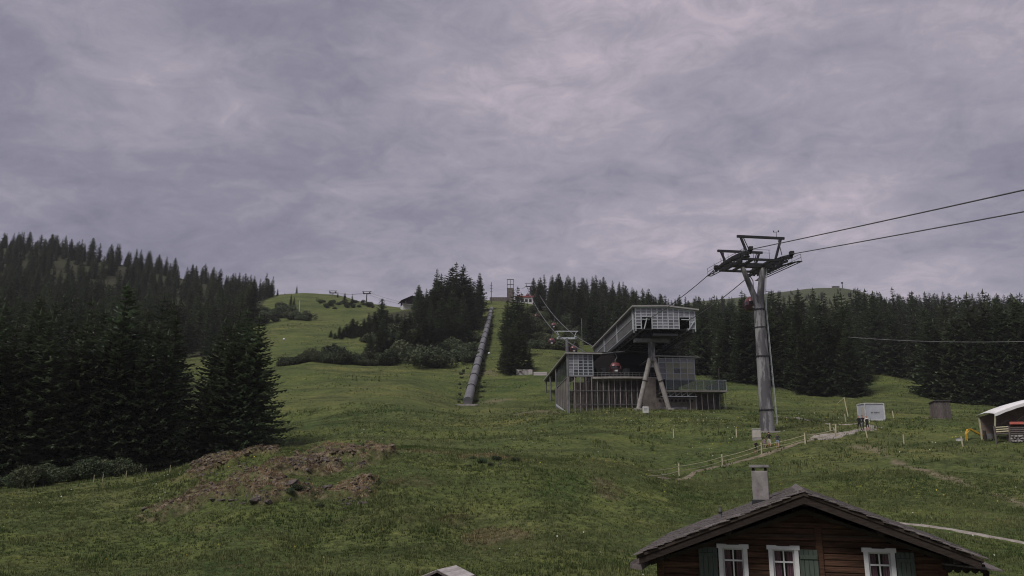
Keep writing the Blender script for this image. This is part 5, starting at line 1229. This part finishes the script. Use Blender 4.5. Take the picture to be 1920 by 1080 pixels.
MB().tube((2.1, 0, -.3), (2.1, 0, 2.6), .06, n=8).build('post', 'steel', p2)

# ================================================================ REST HUT with canopy, slide (right edge)
M['trimlight'] = mat('tan_boarding', (.14, .11, .09), .85, 0, .3, 4, .2, stretch=(.5, 3, 4))
rb = hit(1891, 829); YH = rb.y
hs = thing('rest_hut', 'open log rest hut with white canopy roof on a stone base at the meadow edge', 'hut', rb, R(-6))
xl = -1.2
zc_ = lambda t: 3.12 + .44 * t - .026 * t * t
mb = MB(); ns_ = 14; vs = []
for i in range(ns_ + 1):
    t = 8.5 * i / ns_
    for y, dz in ((-.25, 0), (.9, .16), (2.1, .22), (3.3, .16), (4.4, 0)): vs.append((xl + t, y, zc_(t) + dz))
mb.add(vs, [(i * 5 + k, i * 5 + k + 1, i * 5 + 6 + k, i * 5 + 5 + k) for i in range(ns_) for k in range(4)])
cv = mb.build('canopy', 'canvas', hs, True); md = cv.modifiers.new('thick', 'SOLIDIFY'); md.thickness = .05
mb = MB(); vs = []
for i in range(ns_ + 1):
    t = 8.5 * i / ns_; vs += [(xl + t, -.28, zc_(t) - .03), (xl + t, -.28, zc_(t) - .33 - .03 * (i % 2))]
mb.add(vs, [(2 * i, 2 * i + 1, 2 * i + 3, 2 * i + 2) for i in range(ns_)]); cv = mb.build('valance', 'canvas', hs); md = cv.modifiers.new('thick', 'SOLIDIFY'); md.thickness = .03
for x in (-.95, 3.5, 7): MB().beam((x - (.25 if x < 0 else 0), .05, 1.6 if x < 0 else 0), (x, .05, zc_(x + 1.2) - .05), .14).build('post', 'palewood', hs)
for x in (-.95, 7): MB().beam((x, 4.0, 0), (x, 4.0, zc_(x + 1.2) - .05), .14).build('post', 'palewood', hs)
for x in (-.5, 1.2, 2.9, 4.6): MB().beam((x, .2, 2.0 + .2 * x), (x + 1.3, .2, 2.9 + .24 * x), .1).build('roof_brace', 'darkwood', hs)
MB().prism([(-.9, 3.8, 1.0), (7, 3.8, 1.0), (7, 3.8, 4.5), (3, 3.8, 4.2), (-.9, 3.8, 3.0)], (0, .1, 0)).build('back_wall', 'trimlight', hs)
MB().bbox(.35, 7, -.25, .0, 1.92, 2.2, .02).build('red_bar', 'redboard', hs); MB().bbox(.3, 7, -.1, 1.0, 1.55, 1.9, .03).build('counter', 'darkwood', hs)
for k in range(4): MB().path([(-1.25, -.15, .85 + k * .24), (.2, -.15, .95 + k * .24)], .085, 8).build('log_rail', 'palewood' if k else 'greywood', hs, True)
for k in range(4): MB().path([(.2, -.12, .9 + k * .2), (7, -.12, .95 + k * .2)], .09, 8).build('log_rail', 'greywood', hs, True)
for x in (-1.35, .15, 3.4): MB().tube((x, -.15, -.2), (x, -.15, 1.75), .11, n=8).build('log_post', 'greywood', hs, True)
stm = []
for k in range(4):
    q = ROCKS[k].copy(); q.materials.clear(); q.materials.append(M['stone']); stm.append(q)
for r_ in range(3):
    x = .1
    while x < 7:
        w = random.uniform(.22, .5); o = bpy.data.objects.new('stone', random.choice(stm)); COL.objects.link(o); o.parent = hs; o.location = (x + w / 2, -.3 + random.uniform(-.06, .06), .1 + r_ * .26); o.scale = (w * .56, .22, .17); o.rotation_euler = (0, 0, random.uniform(0, 6)); x += w
MB().box(.1, 7, -.22, .5, -.4, .8).build('wall_core', 'darkconcrete', hs)
br = thing('barrel', 'grey metal tub standing left of the rest hut stone base', 'tub', hit(1857, 826)); MB().path([(0, 0, .2), (0, 0, .75)], [.36, .42], 16).build('tub', 'steel', br, True); MB().tube((-.55, 0, -.1), (-.55, 0, 1.1), .14, n=8).build('post', 'darkwood', br)
for sx in (-1, 1): MB().tube((sx * .25, 0, -.1), (sx * .25, 0, .22), .05, n=6).build('foot', 'darksteel', br)
sl = hit(1815, 826); sv = thing('play_slide', 'yellow plastic slide lying in the grass beside the rest hut', 'slide', sl, R(-10))
pts = [(-.1, 0, .1), (-.1, .05, .7), (.1, .1, 1.15), (.45, .1, 1.2), (.9, .05, .9), (1.6, 0, .45), (2.3, -.1, .12), (2.6, -.1, .06)]
mb = MB(); vs = []
for p in pts:
    for dy, dzz in ((-.3, .16), (-.24, 0), (.24, 0), (.3, .16)): vs.append((p[0], p[1] + dy, p[2] + dzz))
n4 = len(pts); mb.add(vs, [(i * 4 + k, i * 4 + k + 1, i * 4 + 5 + k, i * 4 + 4 + k) for i in range(n4 - 1) for k in range(3)])
so = mb.build('chute', 'yellow', sv); md = so.modifiers.new('thick', 'SOLIDIFY'); md.thickness = .06
for sx in (-.22, .22): MB().path([(-.15, sx, -.2), (-.1, sx, .8), (.2, sx, 1.12)], .05, 6).build('leg', 'yellow', sv, True)
sb = thing('sandbox_lid', 'small pale round tub in the grass beside the yellow slide', 'tub', hit(1800, 826)); MB().path([(0, 0, -.1), (0, 0, .22)], [.42, .46], 16).build('tub', 'whitedirty', sb, True); MB().path([(0, 0, .221), (0, 0, .27)], [.48, .3], 16).build('lid', 'steel', sb, True)

# ================================================================ FENCES, STAKES
fn = thing('rope_fence', 'wooden post and rope fence along the footpath below the tower', 'fence', hit(1274, 893)); fo = Vector(fn.location)
FP = [(1215, 905), (1274, 893), (1355, 874), (1428, 851), (1510, 832), (1571, 819)]; tops = []
for i, (px, py) in enumerate(FP):
    b = hit(px, py) - fo; ln = Vector((random.uniform(-.05, .05), 0, 1.3)) if i < 5 else Vector((-.45, 0, 1.15))
    if i: MB().tube(b - Vector((0, 0, .3)), b + ln, .10, .085, 8).build('post', 'palewood', fn, True)
    tops.append((b, ln))
for f in (.78, .42):
    for (a, la), (b, lb) in zip(tops[:-1], tops[1:]): MB().path(sag(a + la * f, b + lb * f, .12, 6), .03, 5).build('rope', 'palewood', fn, True)
for px, py, lab in ((1263, 821, 'pale stake in the rough grass right of the station notice board'), (1381, 820, 'pale stake in the grass left of the control cabinet')):
    o = MB().tube((0, 0, -.3), (.03, 0, 1.15), .095, .08, 7).build('marker_stake', 'palewood', None, True, label=lab, category='stake'); o.location = hit(px, py)
for i, (px, py, lx) in enumerate(((1627, 821, -.2), (1695, 833, .03), (1806, 838, -.1), (1676, 784, -.12), (1586, 791, -.06), (1567, 812, .1), (1557, 810, .02))):
    o = MB().tube((0, 0, -.3), (lx, 0, 1.15), .09, .075, 7).build('marker_stake', 'palewood', None, True, label='thin pale stake of the pasture fence around the container', category='stake', group='pasture stakes on the right meadow'); o.location = hit(px, py)
for px, py in ((175, 905), (192, 903), (236, 897), (273, 891), (318, 887)):
    o = MB().tube((0, 0, -.3), (.02, 0, .75), .03, .028, 7).build('marker_stake', 'palewood', None, True, label='pale stake at the foot of the left wood', category='stake', group='stakes along the left wood'); o.location = hit(px, py)
pl = hit(1591, 781); gp = thing('guyed_pole', 'leaning wooden pole with guy ropes beside the white container', 'pole', pl)
MB().tube((0, 0, -.5), (-.45, 0, 3.1), .09, .07, 8).build('pole', 'palewood', gp, True); MB().tube((-.43, 0, 3.0), (-1.6, 0, 2.1), .02, n=5).build('guy_rope', 'palewood', gp); MB().tube((-.43, 0, 3.0), (1.4, .5, 2.9), .02, n=5).build('guy_rope', 'palewood', gp)
def pole(name, px, y, top, r, label, m='steel', base=None):
    b = on(px, y) if base is None else hit(px, base); h = P(px, top, b.y)[2] - b.z
    t = thing(name, label, 'pole', b); MB().tube((0, 0, -.6), (0, 0, h), r, r * .7, 8).build('shaft', m, t, True); return t, h
t, h = pole('radio_mast', 921, 432, 529, .22, 'thin radio mast on the crest at the top of the pipe', 'darksteel')
for z in (.55, .7, .85): MB().bbox(-.7, .7, -.08, .08, h * z - .1, h * z + .1, .02).build('antenna', 'darksteel', t)
pole('pole', 561, 420, 563, .22, 'pale pole standing before the dark pair of far spruces', 'mullion'); pole('pole', 1092, 260, 597, .12, 'thin pole behind the station roof at the wood edge', 'steel'); pole('pole', 1351, 190, 690, .12, 'thin brown pole behind the deck railing', 'bark')
t, h = pole('summit_mast', 1580, 992, 529, .6, 'mast on the bare mountain summit', 'darksteel'); MB().bbox(-1.2, 1.2, -.5, .5, h - 2, h, .1).build('antenna', 'darksteel', t)
for px, y, lab in ((1575, 990, 'low hut on the bare mountain summit beside the mast'),):
    b = on(px - 8, y); t = thing('summit_hut', lab, 'hut', b); MB().box(-4, 4, -2, 2, -1, 2.2).build('wall', 'darkconcrete', t); MB().prism([(-4.4, -2.3, 2.2), (4.4, -2.3, 2.2), (4.4, -2.3, 2.5), (-4.4, -2.3, 2.5)], (0, 4.6, .6)).build('roof', 'darkwood', t)
for px, py, s, lab in ((532, 637, .5, 'white ball lamp on a short post on the ski meadow'), (1860, 747, .42, 'white ball lamp before the right wood above the rest hut'), (917, 664, .4, 'white ball lamp beside the pipe')):
    b = hit(px, py + 8); t = thing('ball_lamp', lab, 'lamp', b); MB().tube((0, 0, -.3), (0, 0, 1.4), .06, n=6).build('post', 'steel', t); bm = bmesh.new(); bmesh.ops.create_uvsphere(bm, u_segments=12, v_segments=8, radius=s)
    me_ = bpy.data.meshes.new('globe'); bm.to_mesh(me_); bm.free(); me_.materials.append(M['white']); o = bpy.data.objects.new('globe', me_); COL.objects.link(o); o.parent = t; o.location = (0, 0, 1.4 + s * .8)

# ================================================================ FAR BUILDINGS
def far_house(name, px, y, w, d, hw, hr, label, wall='darkwood', low='whitedirty', rz=0, base=None):
    b = on(px, y); t = thing(name, label, 'house', b, rz)
    MB().box(-w / 2, w / 2, 0, d, -2, hw * .5).build('base_wall', low, t); MB().prism([(-w / 2 + .03, .03, hw * .5), (w / 2 - .03, .03, hw * .5), (w / 2 - .03, .03, hw), (0, .03, hw + hr * .9), (-w / 2 + .03, .03, hw)], (0, d - .06, 0)).build('upper_wall', wall, t)
    for s in (-1, 1): MB().prism([(0, -1.2, hw + hr), (s * (w / 2 + 1.3), -1.2, hw - .55), (s * (w / 2 + 1.3), -1.2, hw - .3), (0, -1.2, hw + hr + .25)], (0, d + 2.4, 0)).build('roof', 'darkwood', t)
    for k in range(3): MB().box(-w / 2 + 1 + k * (w - 2) / 3, -w / 2 + 2 + k * (w - 2) / 3, -.04, .0, hw * .55, hw * .9).build('window', 'cabinglass', t)
    MB().box(-w / 2 - .4, w / 2 + .4, -1.1, 0, hw * .5 - .12, hw * .5 + .04).build('balcony', 'whitedirty', t); MB().box(w * .2, w * .2 + .9, d * .4, d * .4 + .9, hw, hw + hr + 1.2).build('chimney', 'concrete', t)
    return t
far_house('hilltop_chalet', 772, 436, 10, 8, 4.6, 2.6, 'dark hilltop chalet with broad gable roof behind the centre wood', rz=R(18))
b = on(985, 452); t = thing('hilltop_building', 'flat pale building on the crest under the far gondola cabins', 'house', b)
MB().box(-5.5, 4.5, 0, 8, -3, 3.4).build('wall', 'whitedirty', t); MB().box(-5.8, 4.8, -.4, 8.3, 3.4, 4.4).build('roof_band', 'redpale', t)
for k in range(4): MB().box(-4.8 + k * 2.3, -3.2 + k * 2.3, -.05, 0, .6, 2.4).build('window', 'cabinglass', t)
b = on(944, 448); t = thing('lift_terminal', 'dark steel lift terminal frame on the crest beside the pipe top', 'station', b)
MB().box(-8, 2.5, 0, 6, -2, 2.4).build('wall', 'darkconcrete', t); MB().box(2, 6, .5, 5, -2, 8).build('tower_block', 'darkconcrete', t)
for x in (2.2, 4, 5.8): MB().box(x - .12, x + .12, .3, .5, 8, 13).build('frame_post', 'darksteel', t)
for z in (10, 13): MB().box(2, 6, .28, .52, z - .15, z + .15).build('frame_beam', 'darksteel', t)

# ================================================================ PEOPLE
def person(px, py, hgt, rz, zones, label, hairm, pose, child=False, loc=None):
    """one skinned body; zones = list of (z0, z1, material) on the standing 1.75 m figure, arms handled by arm material"""
    b = hit(px, py) if loc is None else loc
    root = thing('person', label, 'person', b, rz); k = hgt / 1.75
    J = {}; E = []; Rr = {}
    def j(n, p, r): J[n] = p; Rr[n] = r
    st_ = pose.get('stride', .12); aw = pose.get('arm', .12); el_ = pose.get('elbow', (.05, .02))
    j('pelvis', (0, 0, .95), (.155, .115)); j('waist', (0, 0, 1.1), (.135, .10)); j('chest', (0, -.01, 1.3), (.165, .115)); j('neck0', (0, -.005, 1.45), (.10, .08)); j('neck', (0, 0, 1.52), (.055, .055)); j('head0', (0, -.02, 1.60), (.075, .085)); j('head1', (0, -.015, 1.68), (.082, .098)); j('head2', (0, -.005, 1.745), (.05, .06))
    E += [('pelvis', 'waist'), ('waist', 'chest'), ('chest', 'neck0'), ('neck0', 'neck'), ('neck', 'head0'), ('head0', 'head1'), ('head1', 'head2')]
    for s, n in ((-1, 'l'), (1, 'r')):
        f = st_ * s
        j('hip' + n, (s * .09, 0, .88), (.10, .10)); j('knee' + n, (s * .10, -f * .6 - .02, .48), (.06, .062)); j('ank' + n, (s * .10, -f, .09), (.042, .045)); j('toe' + n, (s * .12, -f - .16, .035), (.045, .03))
        E += [('pelvis', 'hip' + n), ('hip' + n, 'knee' + n), ('knee' + n, 'ank' + n), ('ank' + n, 'toe' + n)]
        j('sh' + n, (s * .19, 0, 1.40), (.065, .065)); j('elb' + n, (s * (.21 + aw), f * .5 + el_[0] * .5, 1.13), (.042, .042)); j('wri' + n, (s * (.22 + aw * .6), f * .9 - el_[0] * 3, .90 + el_[1] * 6), (.028, .03))
        w = J['wri' + n]; j('palm' + n, (w[0], w[1] - .02, w[2] - .07), (.03, .018))
        E += [('neck0', 'sh' + n), ('sh' + n, 'elb' + n), ('elb' + n, 'wri' + n), ('wri' + n, 'palm' + n)]
        for q in range(4): 
            j(f'f{q}a' + n, (w[0] + (q - 1.5) * .006, w[1] - .035 + q * .02, w[2] - .12), (.009, .009)); j(f'f{q}b' + n, (w[0] - s * .012, w[1] - .045 + q * .02, w[2] - .15 - .012 * (1.5 - abs(q - 1.5))), (.008, .008)); E += [('palm' + n, f'f{q}a' + n), (f'f{q}a' + n, f'f{q}b' + n)]
        j('th' + n, (w[0], w[1] - .065, w[2] - .07), (.011, .011)); E.append(('wri' + n, 'th' + n))
    names = list(J); me_ = bpy.data.meshes.new('body'); me_.from_pydata([tuple(c * k for c in J[n]) for n in names], [(names.index(a), names.index(c)) for a, c in E], [])
    tmp = bpy.data.objects.new('body', me_); COL.objects.link(tmp); sk = tmp.modifiers.new('skin', 'SKIN'); sk.use_smooth_shade = True
    for i, n in enumerate(names): d = me_.skin_vertices[0].data[i]; d.radius = (Rr[n][0] * k, Rr[n][1] * k); d.use_root = n == 'pelvis'
    tmp.modifiers.new('sub', 'SUBSURF').render_levels = 1; tmp.modifiers['sub'].levels = 1
    dg = bpy.context.evaluated_depsgraph_get(); dg.update(); ev_ = tmp.evaluated_get(dg); nm = bpy.data.meshes.new_from_object(ev_); bpy.data.objects.remove(tmp)
    ms = ['skin'] + [z[2] for z in zones]
    nm.materials.clear()
    for m_ in ms: nm.materials.append(M[m_])
    armz = pose.get('sleeve', 1.15)
    for p in nm.polygons:
        c = p.center / k; p.use_smooth = True; p.material_index = 0
        arm = abs(c.x) > .2 and c.z > .7
        for i, (z0, z1, m_) in enumerate(zones):
            if z0 <= c.z < z1 and (not arm or (z0 > 1.0 and c.z > armz) or (z0 > 1.0 and armz < .9)) : p.material_index = i + 1
        if arm and c.z < 1.4 and c.z > armz:
            for i, z in enumerate(zones):
                if z[1] > 1.3: p.material_index = i + 1
    o = bpy.data.objects.new('body', nm); COL.objects.link(o); o.parent = root
    bm = bmesh.new(); bmesh.ops.create_uvsphere(bm, u_segments=14, v_segments=10, radius=1)
    long = pose.get('hair', 0)
    for v in bm.verts:
        x, y, z = v.co; 
        if z < -.1: z = -.1 + (z + .1) * (.25 + long); 
        if y < 0 and z < .35: y *= .35
        v.co = Vector((x * .098 * k, (y * .118 + .012) * k, (1.685 + z * .09) * k))
    hm = bpy.data.meshes.new('hair'); bm.to_mesh(hm); bm.free(); hm.materials.append(M[hairm])
    for p in hm.polygons: p.use_smooth = True
    h = bpy.data.objects.new('hair', hm); COL.objects.link(h); h.parent = root
    return root
person(1443, 838, 1.78, R(175), [(.05, .0, 'cloth_black'), (.45, .95, 'cloth_white'), (.93, 1.5, 'cloth_black')], 'person in black shirt and white shorts standing by the tower foot', 'hair_dark', dict(sleeve=1.12))
person(1459, 840, 1.68, R(160), [(.62, .97, 'cloth_denim'), (.95, 1.5, 'cloth_navy')], 'person with long fair hair, dark top and denim shorts on the footpath', 'hair_fair', dict(sleeve=1.2, hair=1.6))
person(1434, 841, 1.22, R(170), [(.5, 1.0, 'cloth_mauve'), (.98, 1.5, 'cloth_mauve')], 'small child in mauve clothes on the footpath beside the adults', 'hair_dark', dict(sleeve=1.1))
person(1418, 850, 1.45, R(200), [(.5, .97, 'cloth_black'), (.95, 1.5, 'cloth_black')], 'child in black shirt and shorts standing left of the footpath post', 'hair_fair', dict(sleeve=1.15, elbow=(.1, .03)))
person(1612, 807, 1.92, R(10), [(0, .97, 'cloth_black'), (.95, 1.5, 'cloth_black')], 'person all in black walking on the path before the container', 'hair_dark', dict(sleeve=.8, stride=.2))
person(1619, 806, 1.88, R(5), [(0, .97, 'cloth_grey'), (.95, 1.5, 'cloth_black')], 'person in black jacket and grey trousers walking beside the one in black', 'hair_dark', dict(sleeve=.8, stride=-.15))
person(1627, 807, 1.86, R(-8), [(.35, .97, 'cloth_black'), (.95, 1.38, 'cloth_black'), (1.38, 1.5, 'cloth_white')], 'person in black with a pale scarf and bare calves on the path', 'hair_fair', dict(sleeve=1.0, stride=.15))
# ================================================================ HAZE: thin even air
m = bpy.data.materials.new('haze'); m.use_nodes = True; t = m.node_tree; t.nodes.clear(); ou = t.nodes.new('ShaderNodeOutputMaterial'); pv = t.nodes.new('ShaderNodeVolumePrincipled')
pv.inputs['Density'].default_value = .00011; pv.inputs['Color'].default_value = (.86, .85, .92, 1); t.links.new(pv.outputs[0], ou.inputs['Volume'])
zlo = float(gz.min()) - 1; zhi = float(gz.max()) + 40
hz = MB().box(-2450, 2450, -2450, 2450, zlo, zhi).build('haze', m, kind='stuff', label='thin pale even haze filling the valley air', category='haze')
print('OBJECTS', len(bpy.data.objects))
